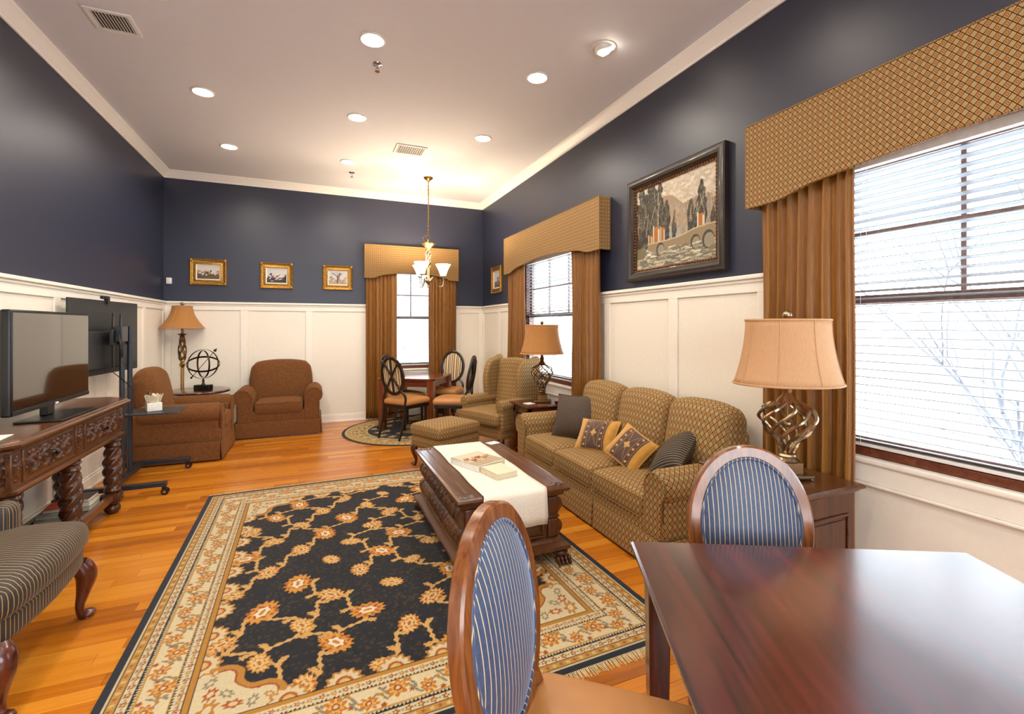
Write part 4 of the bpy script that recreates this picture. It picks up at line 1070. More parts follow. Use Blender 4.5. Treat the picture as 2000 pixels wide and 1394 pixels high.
def corner_table():
    root = thing('round_side_table', 'round dark side table in the corner between the brown armchairs', 'table', (-1.42, 7.36, 0))
    MB().lathe([(.33, .615), (.355, .625), (.36, .638), (.352, .65), (.33, .655), (1e-6, .655)], 48).build('table_top', M['mahog'], root)
    MB().lathe([(.11, .05), (.09, .08), (.04, .12), (.035, .2), (.055, .28), (.06, .34), (.03, .42), (.035, .52), (.08, .6), (.12, .618)], 20).build('pedestal', M['mahogz'], root)
    for k in range(3):
        a = 2 * PI * k / 3; MB().tube(smoothpath([(.05 * math.cos(a), .05 * math.sin(a), .12), (.14 * math.cos(a), .14 * math.sin(a), .09), (.24 * math.cos(a), .24 * math.sin(a), .02)], 5), .02, 8).build('foot', M['mahogz'], root)
corner_table()

# carved relief: height field of scrolls
def scroll_field(w, h, seed, res=.006, sym=True):
    nx, ny = max(8, int(w / res)), max(8, int(h / res)); X, Y = np.meshgrid(np.linspace(0, w, nx + 1), np.linspace(0, h, ny + 1), indexing='ij'); H = np.zeros_like(X); rr = random.Random(seed)
    def blob(x, y, r, a):
        d2 = (X - x) ** 2 + (Y - y) ** 2; np.maximum(H, a * np.clip(1 - d2 / (r * r), 0, 1) ** .6, out=H)
    nsc = max(1, int(round(w / (h * .95))))
    for i in range(nsc):
        cx, cy = w * (i + .5) / nsc, h * .5; sg = 1 if i % 2 else -1; R0 = min(h * .42, w / nsc * .45)
        for k in range(46):
            t_ = k / 45.; a = sg * (t_ * 3.2 * PI) + (i * PI); r = R0 * (1 - .8 * t_); blob(cx + r * math.cos(a), cy + r * math.sin(a), h * (.085 - .03 * t_), 1)
        blob(cx, cy, h * .09, 1.2)
        for k in range(9): a = 2 * PI * k / 9 + seed; blob(cx + R0 * 1.12 * math.cos(a), cy + R0 * 1.0 * math.sin(a), h * .06, .8)
    for k in range(int(14 * max(1, w / h))): blob(rr.uniform(.02, w - .02) if w > .05 else w / 2, rr.choice([.1, .9, .5, .2, .8]) * h, h * rr.uniform(.04, .07), .7)
    e = np.minimum(np.minimum(X, w - X), np.minimum(Y, h - Y)); H *= np.clip(e / .006, 0, 1); return H
def relief(name, w, h, depth, mat, parent, fmap, seed=1, res=.006):
    """fmap(u,v,height) -> local point; u along 0..w, v 0..h"""
    H = scroll_field(w, h, seed, res); nx, ny = H.shape; mb = MB()
    mb.grid(lambda u, v: fmap(u * w, v * h, depth * H[int(round(u * (nx - 1))), int(round(v * (ny - 1)))]), nx - 1, ny - 1)
    return mb.build(name, M[mat], parent, smooth=60, weld=False)
def console():
    W, D, Hh = 1.84, .48, .91
    root = thing('console_table', 'carved dark oak console table with twisted legs under the television', 'table', (-1.645, 4.01, 0), facing(1, 0))
    def poly(o, ch=.14): a, b = W / 2 - o, D / 2 - o; return [(-a + ch, -b), (a - ch, -b), (a, -b + ch * 1.1), (a, b), (-a, b), (-a, -b + ch * 1.1)]
    mb = MB(); mb.rings([[(x, y, z) for x, y in poly(o)] for o, z in [(.05, .845), (.035, .85), (.02, .862), (.004, .872), (0, .885), (.006, .898), (.014, .902), (.018, .91)]]); mb.build('table_top', M['walnutx'], root, smooth=25)
    mb = MB(); mb.prism(poly(.055, .125), .635, .846); fz = mb.build('frieze', M['walnutx'], root)
    mb = MB(); mb.rings([[(x, y, z) for x, y in poly(o)] for o, z in [(.055, .60), (.04, .61), (.03, .622), (.028, .635), (.045, .645)]]); mb.build('lower_moulding', M['walnutx'], root, smooth=25)
    yf = -D / 2 + .055; s0 = 1
    for cx in (-.37, .37):
        dr = MB().bb((cx - .285, yf - .008, .655), (cx + .285, yf + .02, .835)).build('drawer', M['walnutx'], root, bevel=.004)
        relief('drawer_carving', .53, .15, .011, 'carved', dr, lambda u, v, h, cx=cx: (cx - .265 + u, yf - .0085 - h, .67 + v), 3 + int(cx * 10))
        k = MB(); k.lathe([(.012, 0), (.02, .004), (.016, .012), (.008, .02), (.014, .03), (1e-6, .038)], 12, T=TR(cx, yf - .012, .745) @ RX(PI / 2)); k.build('pull', M['darkmetal'], dr)
    for cx in (-.72, 0, .72):
        q = MB().bb((cx - .045, yf - .008, .655), (cx + .045, yf + .02, .835)).build('pilaster', M['walnutx'], root, bevel=.004)
        relief('pilaster_carving', .07, .15, .009, 'carved', q, lambda u, v, h, cx=cx: (cx - .035 + u, yf - .0085 - h, .67 + v), 8, .005)
    for s in (-1, 1):                                     # chamfered corner panels
        p0 = Vector((s * (W / 2 - .055 - .125), -D / 2 + .055)); p1 = Vector((s * (W / 2 - .055), -D / 2 + .055 + .1375)); e = (p1 - p0); L_ = e.length; e = e / L_; nrm = Vector((s * abs(e.y), -abs(e.x)))
        relief('corner_carving', L_ - .03, .15, .010, 'carved', fz, lambda u, v, h, p0=p0, e=e, nrm=nrm: (*(p0 + e * (u + .015) + nrm * (.002 + h)), .67 + v), 5)
        relief('side_carving', .26, .15, .010, 'carved', fz, lambda u, v, h, s=s: (s * (W / 2 - .053 + h), -.09 + u, .67 + v), 6)
    lm = MB(); prof = [(.052, .60), (.058, .585), (.045, .57), (.05, .555), (.056, .545), (.048, .53)]
    lm.lathe(list(reversed(prof)), 20)
    tw = [(.047 + .012 * math.sin(PI * i / 36), .20 + .33 * i / 36) for i in range(37)]
    lm.lathe(tw, 28, rfun=lambda a, z: 1 + .13 * math.cos(4 * (a - z * 20)))
    lm.lathe([(.04, .165), (.052, .175), (.056, .19), (.046, .205)], 20)
    lm.box((0, 0, .125), (.105, .105, .085))
    lm.lathe([(.025, 0), (.045, .012), (.055, .035), (.05, .06), (.03, .078), (.04, .086)], 18)
    lme = lm.mesh('leg', 40, True, [M['carved']])
    for x in (-.70, 0, .70):
        for y in (-.145, .16):
            l = inst('leg', lme, root, (x, y, 0))
            if y < 0:
                rs = MB(); rs.lathe([(.042, 0), (.042, .006), (.03, .012), (.018, .012), (.012, .018), (1e-6, .02)], 18, T=TR(x, y - .052, .125) @ RX(PI / 2)); q = rs.build('rosette', M['carved'], root)
    MB().bb((-.78, -.12, .088), (.78, .22, .108)).build('lower_shelf', M['mahog'], root, bevel=.003)
    for y in (-.145, .16):
        for a, b in ((-.648, -.052), (.052, .648)): MB().bb((a, y - .022, .105), (b, y + .022, .155)).build('stretcher', M['walnutx'], root, bevel=.006)
    for x in (-.70, 0, .70): MB().bb((x - .02, -.09, .108), (x + .02, .105, .15)).build('stretcher', M['walnut'], root, bevel=.005)
console()
def coffee_table():
    W, L = .74, 1.25
    root = thing('coffee_table', 'carved dark walnut chest coffee table on lion paw feet', 'table', (1.12, 3.20, .009))
    def ring(ox, oy, z): a, b = W / 2 - ox, L / 2 - oy; return [(-a, -b, z), (a, -b, z), (a, b, z), (-a, b, z)]
    zt = .491
    mb = MB(); mb.rings([ring(o, o, z) for o, z in [(.05, zt - .075), (.035, zt - .068), (.03, zt - .05), (.012, zt - .042), (.004, zt - .032), (0, zt - .02), (.004, zt - .008), (.018, zt - .004), (.022, zt - .003)]]); mb.build('top_moulding', M['walnut'], root, smooth=30)
    a, b = W / 2 - .022, L / 2 - .022
    for i, (xa, xb) in enumerate(((-a, -a + .06), (-a + .062, -.002), (.002, a - .062), (a - .06, a))): MB().bb((xa, -b, zt - .02), (xb, b, zt)).build('top_board', M['walnut'], root, bevel=.003)
    def tier(z0, z1, amp): return [(.075 - amp * math.sin(PI * i / 8) ** .7, z0 + (z1 - z0) * i / 8) for i in range(9)]
    t1, t2 = tier(.155, .275, .05), tier(.295, .415, .05)
    bd = MB(); bd.rings([ring(o, .065, z) for o, z in t1] ); bd.rings([ring(.06, .055, .275), ring(.052, .048, .285), ring(.06, .055, .295)]); bd.rings([ring(o, .065, z) for o, z in t2])
    body = bd.build('body', M['walnut'], root, smooth=40)
    mb = MB(); mb.rings([ring(o, o, z) for o, z in [(.03, .085), (.0, .09), (0, .112), (.02, .122), (.04, .13), (.045, .145), (.06, .156)]]); mb.build('plinth', M['walnut'], root, smooth=30)
    for s in (-1, 1):
        for ti, tz in enumerate((t1, t2)):
            z0, z1 = tz[0][1], tz[-1][1]
            for pi, (ya, yb_, mt) in enumerate(((-L / 2 + .16, -.21, 'carvedgold'), (-.19, .19, 'carved'), (.21, L / 2 - .16, 'carvedgold'))):
                def fm(u, v, h, z0=z0, z1=z1, ya=ya, s=s):
                    zz = z0 + .008 + v; o = .075 - .05 * math.sin(PI * (zz - z0) / (z1 - z0)) ** .7; return (s * (W / 2 - o + .001 + h), ya + u, zz)
                relief('carved_panel', yb_ - ya, z1 - z0 - .016, .010, mt, body, fm, 4 + ti * 3 + pi, .0075)
            for yy in (-L / 2 + .11, -.2, .2, L / 2 - .11):
                st = MB(); st.grid(lambda u, v, z0=z0, z1=z1, yy=yy, s=s: (s * (W / 2 - .075 + .05 * math.sin(PI * max(.001, min(.999, v))) ** .7 + .006 * math.sin(PI * u)), yy - .03 + .06 * u, z0 + (z1 - z0) * v), 6, 10); st.build('pilaster', M['walnutz'], body)
    for sy in (-1, 1):
        yy = sy * (L / 2 - .065)
        for tz in (t1, t2):
            z0, z1 = tz[0][1], tz[-1][1]
            fr = MB()
            for xa, xb, za, zb in ((-.21, .21, z1 - .024, z1 - .01), (-.21, .21, z0 + .01, z0 + .024), (-.21, -.196, z0 + .024, z1 - .024), (.196, .21, z0 + .024, z1 - .024)): fr.bb((xa, yy, za), (xb, yy + sy * .014, zb))
            fr.build('panel_moulding', M['walnutx'], body, bevel=.004)
            MB().bb((-.18, yy, z0 + .035), (.18, yy + sy * .008, z1 - .035)).build('end_panel', M['walnutx'], body, bevel=.005)
            for sx in (-1, 1):
                MB().rbox((sx * .272, yy + sy * .004, (z0 + z1) / 2), (.075, .03, z1 - z0), .012, (2, 2, 3)).build('end_pilaster', M['walnutz'], body)
    for sx in (-1, 1):
        for sy in (-1, 1):
            mb = MB(); cx, cy = sx * (W / 2 - .05), sy * (L / 2 - .06)
            mb.sphere((cx, cy, .062), .05, 12, sc=(1.1, 1.25, .62)); 
            for k in range(4):
                px = cx + (k - 1.5) * .026; mb.sphere((px, cy + sy * .055, .030), .020, 10, sc=(.68, 1.25, 1.15)); mb.sphere((px, cy + sy * .078, .016), .014, 8, sc=(.75, 1.0, 1.0))
            mb.build('paw_foot', M['carved'], root)
            c = relief('corner_carving', .10, .05, .005, 'brass' if False else 'carved', root, lambda u, v, h, sx=sx, sy=sy: (sx * (W / 2 - .075) - .05 + u + 0, sy * (L / 2 - .05) - .025 + v, zt + .0005 + h), 9, .004)
coffee_table()
# runner and things on the coffee table
def runner():
    x0, x1 = .905, 1.315; ctop = .5035; yn, yf_ = 2.57, 3.83
    root = thing('table_runner', 'ivory damask runner draped lengthwise over the coffee table', 'runner')
    path = [(yn - .006, .288), (yn - .010, .34), (yn - .010, .42), (yn - .010, .478), (yn - .005, .496), (yn + .01, ctop)] + [(yn + .01 + (yf_ - yn - .02) * k / 10, ctop) for k in range(1, 11)] + [(yf_ + .005, .496), (yf_ + .010, .47), (yf_ + .01, .40), (yf_ + .008, .30)]
    def fn(u, v):
        k = u * (len(path) - 1); y, z = path[int(round(k))]; w = .006 * math.sin(v * 11 + u * 3) * (1 if z < .48 else 0)
        return (x0 + (x1 - x0) * v + (.004 * math.sin(u * 30) if v in (0, 1) else 0), y - (abs(w) if y < 3 else -abs(w)), z)
    mb = MB(); mb.grid(fn, len(path) - 1, 14); q = mb.build('cloth', M['lace'], root); s = q.modifiers.new('sol', 'SOLIDIFY'); s.thickness = .003; s.offset = 1
runner()
def book(name, label, loc, rz, w, d, h, cover, group=None, cat='book', art=None):
    root = thing(name, label, cat, loc, rz, group); t_ = .003
    MB().bb((-w / 2 + .004, -d / 2 + .004, t_), (w / 2 - .004, d / 2 - .004, h - t_)).build('pages', M['pages'], root)
    mb = MB(); mb.bb((-w / 2, -d / 2, 0), (w / 2, d / 2, t_)); mb.bb((-w / 2, -d / 2, h - t_), (w / 2, d / 2, h)); mb.bb((-w / 2, -d / 2, 0), (-w / 2 + t_, d / 2, h)); mb.build('cover', M[cover], root, bevel=.001)
    if art is not None: art.obj('cover_picture', M['paint'], root, zfun=lambda x, y: h + .0006 + 0 * x)
    return root
ZT = .5065
A = Ras(.25, .30, .004, 'c9b79a'); A.rect(0, .25, .17, .3, 'd8c8ae'); A.rect(0, .25, 0, .10, 'b7a283')
rr_ = random.Random(2)
for k in range(6):
    x, y = .04 + .034 * k, .15 + rr_.uniform(-.03, .03); A.disk(x, y, .026, rr_.choice(['a8683c', '8e4f2c', 'c08a5c']), .017, .3); A.disk(x + .022, y + .02, .011, '7a4426', .007, .8)
    for j in (-1, 1): A.stroke([(x + j * .012, y - .01), (x + j * .02, y - .045)], .003, '6a4024')
    A.disk(x - .004, y + .024, .009, 'b8683a')
book('picture_book', 'large picture book with running horses on its cover', (1.085, 3.20, ZT), math.radians(-68 + 90), .255, .31, .042, 'paper', art=A)
book('plain_book', 'small thick cream book beside the horse picture book', (1.14, 2.925, ZT), math.radians(12), .165, .21, .038, 'cream')
tag(MB().bb((-.05, -.04, 0), (.05, .04, .004)).build('card', M['paper'], loc=(1.40, 3.74, .5015), rot=(0, 0, .3), bevel=.001), 'white card lying on the far corner of the coffee table', 'card')

# ---------------------------------------------------------------- lamps
def lamp_shade(mb, prof, sx, sy, n=48):
    mb.lathe(prof, n, sx=sx, sy=sy); mb.f = mb.f[:-2] if prof[0][0] > 1e-5 and prof[-1][0] > 1e-5 else mb.f; mb.m = mb.m[:len(mb.f)]
def bell(z0, z1, r0, r1, n=10, p=1.9): return [(r1 + (r0 - r1) * (1 - i / n) ** p, z0 + (z1 - z0) * i / n) for i in range(n + 1)]
def table_lamp(label, loc, rz, H, met, shade, r0, r1, sy, twist, nrib, cross, trim):
    """H: dict of heights above the table"""
    root = thing('table_lamp', label, 'lamp', loc, rz)
    MB().box((0, 0, .018), (.20, .15, .016)).build('base_plate', M[met], root, bevel=.003)
    for sx in (-1, 1):
        for s in (-1, 1): MB().box((sx * .09, s * .065, .006), (.018, .018, .012)).build('foot', M[met], root, bevel=.002)
    MB().box((0, 0, .056), (.115, .095, .06)).build('block', M[met], root, bevel=.003)
    c0, c1 = H['cage']
    MB().lathe([(.055, .086), (.058, .095), (.042, .108), (.046, .118), (.04, .128), (.045, c0)], 24).build('socle', M[met], root)
    R_ = H['r']
    def rad(t): 
        pts = [(0, .03), (.15, .045), (.45, R_ * .78), (.68, R_), (.85, R_ * .9), (.96, R_ * .55), (1, R_ * .3)]
        for (a, b), (c, d) in zip(pts[:-1], pts[1:]):
            if t <= c: s = (t - a) / (c - a); s = s * s * (3 - 2 * s); return b + (d - b) * s
        return pts[-1][1]
    for sg in ((1, -1) if cross else (1,)):
        for k in range(nrib):
            a0 = 2 * PI * k / nrib; P = [(rad(t / 24) * math.cos(a0 + sg * twist * t / 24), rad(t / 24) * math.sin(a0 + sg * twist * t / 24), c0 + (c1 - c0) * t / 24) for t in range(25)]
            MB().tube(P, .0052 if cross else .009, 6).build('cage_rib', M[met], root)
    MB().tube([(0, 0, c0), (0, 0, c1)], .004, 6).build('stem', M[met], root); MB().sphere((0, 0, c0 + (c1 - c0) * .55), .017, 12).build('stem_ball', M[met], root)
    MB().lathe([(R_ * .42, c1 - .004), (R_ * .34, c1 + .012), (.03, c1 + .03), (.02, c1 + .05), (.028, c1 + .07), (.018, c1 + .085), (.018, c1 + .12)], 20).build('neck', M[met], root)
    z0, z1 = H['shade']
    mb = MB(); pr = bell(z0, z1, r0, r1); lamp_shade(mb, pr, 1, sy); sh = mb.build('lamp_shade', M[shade], root, weld=False)
    so = sh.modifiers.new('sol', 'SOLIDIFY'); so.thickness = .003
    for zz, r in ((z0, r0), (z1, r1)): t_ = MB(); t_.tube([(r * math.cos(2 * PI * k / 48), r * sy * math.sin(2 * PI * k / 48), zz) for k in range(48)], .006, 6, closed=True); t_.build('trim', M[trim], sh)
    for k in range(8): a = 2 * PI * (k + .25) / 8; t_ = MB(); t_.tube([((r + .001) * math.cos(a), (r + .001) * sy * math.sin(a), z) for r, z in pr], .0025, 5); t_.build('seam', M[trim], sh)
    hp = MB(); hp.tube([(0, 0, c1 + .1), (.0, 0, z1 + .012)], .003, 6); hp.tube([(-r1 * .98, 0, z1 - .01), (r1 * .98, 0, z1 - .01)], .0025, 5); hp.build('harp', M[met], root)
    MB().sphere((0, 0, z1 + .026), .02 * H.get('fin', 1), 14).build('finial', M[met], root)
    MB().lathe([(.013, c1 + .12), (.03, c1 + .16), (.032, c1 + .19), (1e-6, c1 + .215)], 14).build('bulb', M['whiteplastic'], root)
vr = facing(-.389, -.921)
table_lamp('large table lamp with spiral nickel cage and peach bell shade by the near window', (2.338, 1.735, .691), 2.75, dict(cage=(.14, .405), r=.138, shade=(.503, .842), fin=1.25), 'nickel', 'shade',   .275, .213, .76, 2.3, 9, False, 'shadetrim')
table_lamp('table lamp with open lattice bronze cage and amber shade beside the wing chair', (2.37, 4.74, .646), 2.75, dict(cage=(.14, .42), r=.125, shade=(.545, .865), fin=1.0), 'bronze', 'shade2', .245, .185, .85, 2.6, 8, True, 'shadetrim')
def floor_lamp():
    root = thing('floor_lamp', 'bronze floor lamp with amber bell shade in the far left corner', 'lamp', (-1.68, 7.68, 0))
    MB().lathe([(.13, 0), (.135, .012), (.11, .022), (.05, .035), (.03, .06), (.022, .09)], 28).build('base', M['bronze'], root)
    for s in (-1, 1): MB().tube([(s * .012, 0, .06), (s * .012, 0, .96)], .009, 8).build('pole', M['brass'], root)
    MB().lathe([(.016, .93), (.03, .95), (.038, .98), (.02, 1.0), (.03, 1.02), (.022, 1.04)], 18).build('collar', M['brass'], root)
    for k in range(4):
        a0 = 2 * PI * k / 4
        for sg in (1, -1): MB().tube([((.02 + .026 * math.sin(PI * (t / 20) ** .6)) * math.cos(a0 + sg * 3.5 * t / 20), (.02 + .026 * math.sin(PI * (t / 20) ** .6)) * math.sin(a0 + sg * 3.5 * t / 20), 1.03 + .34 * t / 20) for t in range(21)], .007, 6).build('lattice_strand', M['bronze'], root)
    MB().lathe([(.022, 1.36), (.03, 1.375), (.055, 1.39), (.05, 1.396), (.015, 1.40), (.012, 1.5)], 20).build('cup', M['bronze'], root)
    mb = MB(); pr = bell(1.475, 1.775, .265, .118, 10, 1.8); lamp_shade(mb, pr, 1, 1, 8 * 4); sh = mb.build('lamp_shade', M['shade2'], root, weld=False); sh.modifiers.new('sol', 'SOLIDIFY').thickness = .003
    for zz, r in ((1.475, .265), (1.775, .118)): t_ = MB(); t_.tube([(r * math.cos(2 * PI * k / 32), r * math.sin(2 * PI * k / 32), zz) for k in range(32)], .005, 6, closed=True); t_.build('trim', M['shadetrim'], sh)
    for k in range(8): a = 2 * PI * (k + .5) / 8; t_ = MB(); t_.tube([((r + .001) * math.cos(a), (r + .001) * math.sin(a), z) for r, z in pr], .0025, 5); t_.build('seam', M['shadetrim'], sh)
    MB().tube([(0, 0, 1.48), (0, 0, 1.79)], .004, 6).build('harp', M['brass'], root); MB().sphere((0, 0, 1.808), .023, 14).build('finial', M['brass'], root)
floor_lamp()
def chandelier():
    root = thing('chandelier', 'brass chandelier with three lit frosted glass shades over the dining table', 'chandelier', (1.52, 6.73, 0), -YAW)
    MB().lathe([(.013, 3.60), (.03, 3.62), (.065, 3.645), (.07, 3.66)], 24).build('ceiling_canopy', M['brass'], root)
    lk = MB(); lk.tube([(.009 * math.cos(2 * PI * k / 10), 0, .017 * math.sin(2 * PI * k / 10)) for k in range(10)], .0028, 5, closed=True); lme = lk.mesh('chain_link', 60, True, [M['brass']])
    z = 3.59; i = 0
    while z > 2.81: inst('chain_link', lme, root, (0, 0, z), (0, 0, (i % 2) * PI / 2)); z -= .0265; i += 1
    cd = MB(); cd.tube(smoothpath([(0, .006, 3.6), (.006, 0, 3.2), (-.004, .004, 2.86), (-.05, .01, 2.82), (-.08, .01, 2.77), (-.05, .0, 2.72), (-.01, 0, 2.70)], 5), .005, 6); cd.build('supply_cord', M['brass'], root)
    lp = MB(); lp.tube([(.02 * math.cos(2 * PI * k / 14), 0, 2.79 + .03 * math.sin(2 * PI * k / 14)) for k in range(14)], .004, 6, closed=True); lp.build('hanging_loop', M['brass'], root)
    MB().lathe([(.012, 2.60), (.025, 2.625), (.05, 2.65), (.095, 2.69), (.1, 2.70), (.06, 2.715), (.02, 2.725), (.012, 2.765)], 28).build('upper_bowl', M['brass'], root)
    for k in range(5):
        for sg in (1, -1): MB().tube([(.034 * math.cos(2 * PI * k / 5 + sg * 3 * t / 16), .034 * math.sin(2 * PI * k / 5 + sg * 3 * t / 16), 2.40 + .20 * t / 16) for t in range(17)], .0055, 6).build('cage_strand', M['nickel'], root)
    MB().lathe([(1e-6, 2.055), (.016, 2.068), (.018, 2.08), (.008, 2.095), (.02, 2.11), (.045, 2.14), (.05, 2.16), (.03, 2.19), (.018, 2.22), (.016, 2.34), (.036, 2.385), (.03, 2.405)], 22).build('hub', M['nickel'], root)
    for ang in (15, 135, 255):
        a = math.radians(ang); c, s = math.cos(a), math.sin(a); rp = [(.03, 2.17), (.07, 2.215), (.105, 2.19), (.12, 2.12), (.155, 2.075), (.20, 2.09), (.215, 2.15), (.215, 2.225)]
        am = MB(); am.tube(smoothpath([(r * c, r * s, z) for r, z in rp], 6), .0075, 8); ar = am.build('arm', M['nickel'], root)
        MB().lathe([(.012, 2.215), (.028, 2.225), (.03, 2.24), (.02, 2.245)], 16, (.215 * c, .215 * s, 0)).build('shade_holder', M['nickel'], ar)
        mb = MB(); pr = [(.04, 2.24), (.048, 2.27), (.062, 2.31), (.085, 2.36), (.112, 2.405)]; mb.lathe(pr, 8, (.215 * c, .215 * s, 0)); mb.f = mb.f[:-2] + [mb.f[-2]]; mb.m = mb.m[:len(mb.f)]
        mb.build('glass_shade', M['shadeglow'], root, smooth=30)
        l = bpy.data.lights.new('bulb_light', 'POINT'); l.energy = 42; l.color = (1, .80, .55); l.shadow_soft_size = .035; o = bpy.data.objects.new('bulb_light', l); COL.objects.link(o); o.parent = root; o.location = (.215 * c, .215 * s, 2.372)
chandelier()
# ---------------------------------------------------------------- ceiling fittings
def downlight(x, y, label, eyeball=False, power=32):
    root = thing('recessed_light', label, 'ceiling light', (x, y, ZC), 0, 'recessed ceiling lights')
    ring = MB(); ring.lathe([(.098, -.0005), (.096, -.006), (.084, -.010), (.076, -.006), (.074, -.0005)], 36); ring.build('trim_ring', M['whiteplastic'], root)
    if eyeball:
        MB().lathe([(.073, -.001), (.07, -.02), (.055, -.036), (.05, -.038)], 28).build('eyeball', M['whiteplastic'], root)
        e = MB(); e.lathe([(.05, -.002), (.044, -.012), (1e-6, -.020)], 24, T=TR(.028, -.010, -.028) @ RY(math.radians(-38))); e.build('lens', M['lampglow'], root)
    else:
        MB().lathe([(.0745, -.0008), (.066, -.010), (.04, -.018), (1e-6, -.021)], 28).build('lens', M['lampglow'], root)
    l = bpy.data.lights.new('spot_light', 'SPOT'); l.energy = power; l.color = (1, .91, .78); l.spot_size = math.radians(165); l.spot_blend = .6; l.shadow_soft_size = .06
    o = bpy.data.objects.new('spot_light', l); COL.objects.link(o); o.parent = root; o.location = (0, 0, -.06)
    if eyeball: o.location = (.05, -.01, -.08); o.rotation_euler = (0, math.radians(42), 0); l.spot_size = math.radians(80)
rows = {3.65: 'nearest row', 5.07: 'middle row', 6.49: 'far row'}
for yy, rn in rows.items():
    for xx, cn in ((-.95, 'left'), (.40, 'centre'), (1.78, 'right')):
        if yy == 6.49 and xx == 1.78: continue
        downlight(xx, yy, 'lit recessed ceiling light, %s of the %s' % (cn, rn))
downlight(2.06, 3.06, 'swivel eyeball ceiling light aimed at the large painting', True, 60)
for yy in (2.2, .8, -.7, -2.0):  # rows out of view, added to help light the room
    for xx, cn in ((-.95, 'left'), (.40, 'centre'), (1.78, 'right')): downlight(xx, yy, 'unseen fill light added to the ceiling, %s at row %s' % (cn, {2.2: 'four', .8: 'five', -.7: 'six', -2.0: 'seven'}[yy]), False, 20 if xx < 1 else 8)
def vent(label, x, y, w, d, n, ang=0):
    root = thing('ceiling_vent', label, 'vent', (x, y, ZC), ang, 'ceiling vents')
    fr = MB()
    for a, b in (((-w / 2, -d / 2), (w / 2, -d / 2 + .03)), ((-w / 2, d / 2 - .03), (w / 2, d / 2)), ((-w / 2, -d / 2 + .03), (-w / 2 + .03, d / 2 - .03)), ((w / 2 - .03, -d / 2 + .03), (w / 2, d / 2 - .03))): fr.bb((*a, -.012), (*b, -.0005))
    fr.build('frame', M['whiteplastic'], root, bevel=.003)
    MB().bb((-w / 2 + .03, -d / 2 + .03, -.002), (w / 2 - .03, d / 2 - .03, -.0008)).build('duct_shade_sheet', M['darkcover'], root)  # dark sheet stands for the shade inside the duct
    sm = MB(); sm.box((0, 0, 0), (.014, d - .06, .002)); sme = sm.mesh('louvre', 40, True, [M['whiteplastic']])
    for k in range(n): inst('louvre', sme, root, (-w / 2 + .03 + (w - .06) * (k + .5) / n, 0, -.0085), (0, math.radians(35), 0))
vent('white louvred ceiling vent near the left crown moulding', -1.315, 4.15, .27, .27, 11); vent('white louvred ceiling vent near the chandelier', 1.075, 5.75, .37, .30, 12)
def sprinkler(label, x, y):
    root = thing('sprinkler', label, 'sprinkler', (x, y, ZC), 0, 'ceiling sprinklers')
    MB().lathe([(.04, -.0005), (.038, -.006), (.022, -.010), (.016, -.012)], 24).build('escutcheon', M['chrome'], root); MB().lathe([(.008, -.035), (.010, -.012)], 10).build('body', M['chrome'], root)
    for s in (-1, 1): MB().tube([(s * .009, 0, -.03), (s * .014, 0, -.045), (0, 0, -.06)], .0025, 6).build('yoke_arm', M['chrome'], root)
    MB().lathe([(.02, -.063), (.02, -.0615), (.004, -.058)], 16, rfun=lambda a, z: 1 + .1 * math.cos(8 * a)).build('deflector', M['chrome'], root)
sprinkler('chrome ceiling sprinkler beside the nearest centre light', .474, 3.976); sprinkler('chrome ceiling sprinkler beside the far centre light', .478, 6.926)

# ---------------------------------------------------------------- pictures
def frame_mitre(mb, w, h, prof):
    """prof: (inset from the outer edge, height out of the wall)"""
    rings = []
    for o, z in prof:
        a, b = w / 2 - o, h / 2 - o; rings.append([(-a, -b, z), (a, -b, z), (a, b, z), (-a, b, z)])
    n = 4; vs_ = [p for r in rings for p in r]; fs = []
    for i in range(len(rings) - 1):
        for k in range(4): k2 = (k + 1) % 4; fs.append((i * n + k, i * n + k2, (i + 1) * n + k2, (i + 1) * n + k))
    mb.add(vs_, fs)
def wallM(side, along, z):     # local X along wall (left to right as seen), local Y up, local Z out of the wall
    if side == 'B': return Matrix(((1, 0, 0, along), (0, 0, -1, YB), (0, 1, 0, z), (0, 0, 0, 1)))
    return Matrix(((0, 0, -1, XR), (-1, 0, 0, along), (0, 1, 0, z), (0, 0, 0, 1)))
def small_picture(label, side, along, z, w, h, ras):
    root = thing('framed_picture', label, 'picture', group='small gilt framed pictures'); root.matrix_world = wallM(side, along, z)
    mb = MB(); frame_mitre(mb, w, h, [(0, .002), (0, .03), (.012, .04), (.022, .036), (.03, .026), (.045, .022), (.06, .03), (.068, .03), (.075, .014), (.075, .004)]); mb.build('frame', M['goldframe'], root, smooth=30)
    for sx in (-1, 1):
        for sy in (-1, 1):
            mb = MB(); mb.sphere((sx * (w / 2 - .018), sy * (h / 2 - .018), .036), .022, 10, sc=(1, 1, .5)); mb.sphere((sx * (w / 2 - .034), sy * (h / 2 - .034), .034), .013, 8, sc=(1, 1, .5)); mb.build('corner_ornament', M['goldframe'], root)
    mb = MB(); frame_mitre(mb, w - .15, h - .15, [(0, .016), (.002, .017), (.014, .012), (.014, .004)]); mb.build('liner', M['mat'], root, smooth=30)
    ras.obj('painting', M['paint'], root, zfun=lambda x, y: .006 + 0 * x)
def blurry(w, h, seed, sky, land, accents, dark):
    R = Ras(w, h, .004, sky); rr = random.Random(seed); R.rect(0, w, 0, h * .38, land)
    for k in range(26): R.disk(rr.random() * w, h * rr.uniform(.28, .62), h * rr.uniform(.04, .12), rr.choice(accents + [dark]), h * rr.uniform(.03, .08), rr.random())
    for k in range(8): R.disk(rr.random() * w, h * rr.uniform(.05, .3), w * .08, rr.choice([land, sky, dark]), h * .02)
    for k in range(6): R.disk(rr.random() * w, h * rr.uniform(.7, .95), w * .1, sky if k % 2 else 'd9d4cc', h * .03)
    R.grain(.08, seed); return R
pw, ph = .28, .22
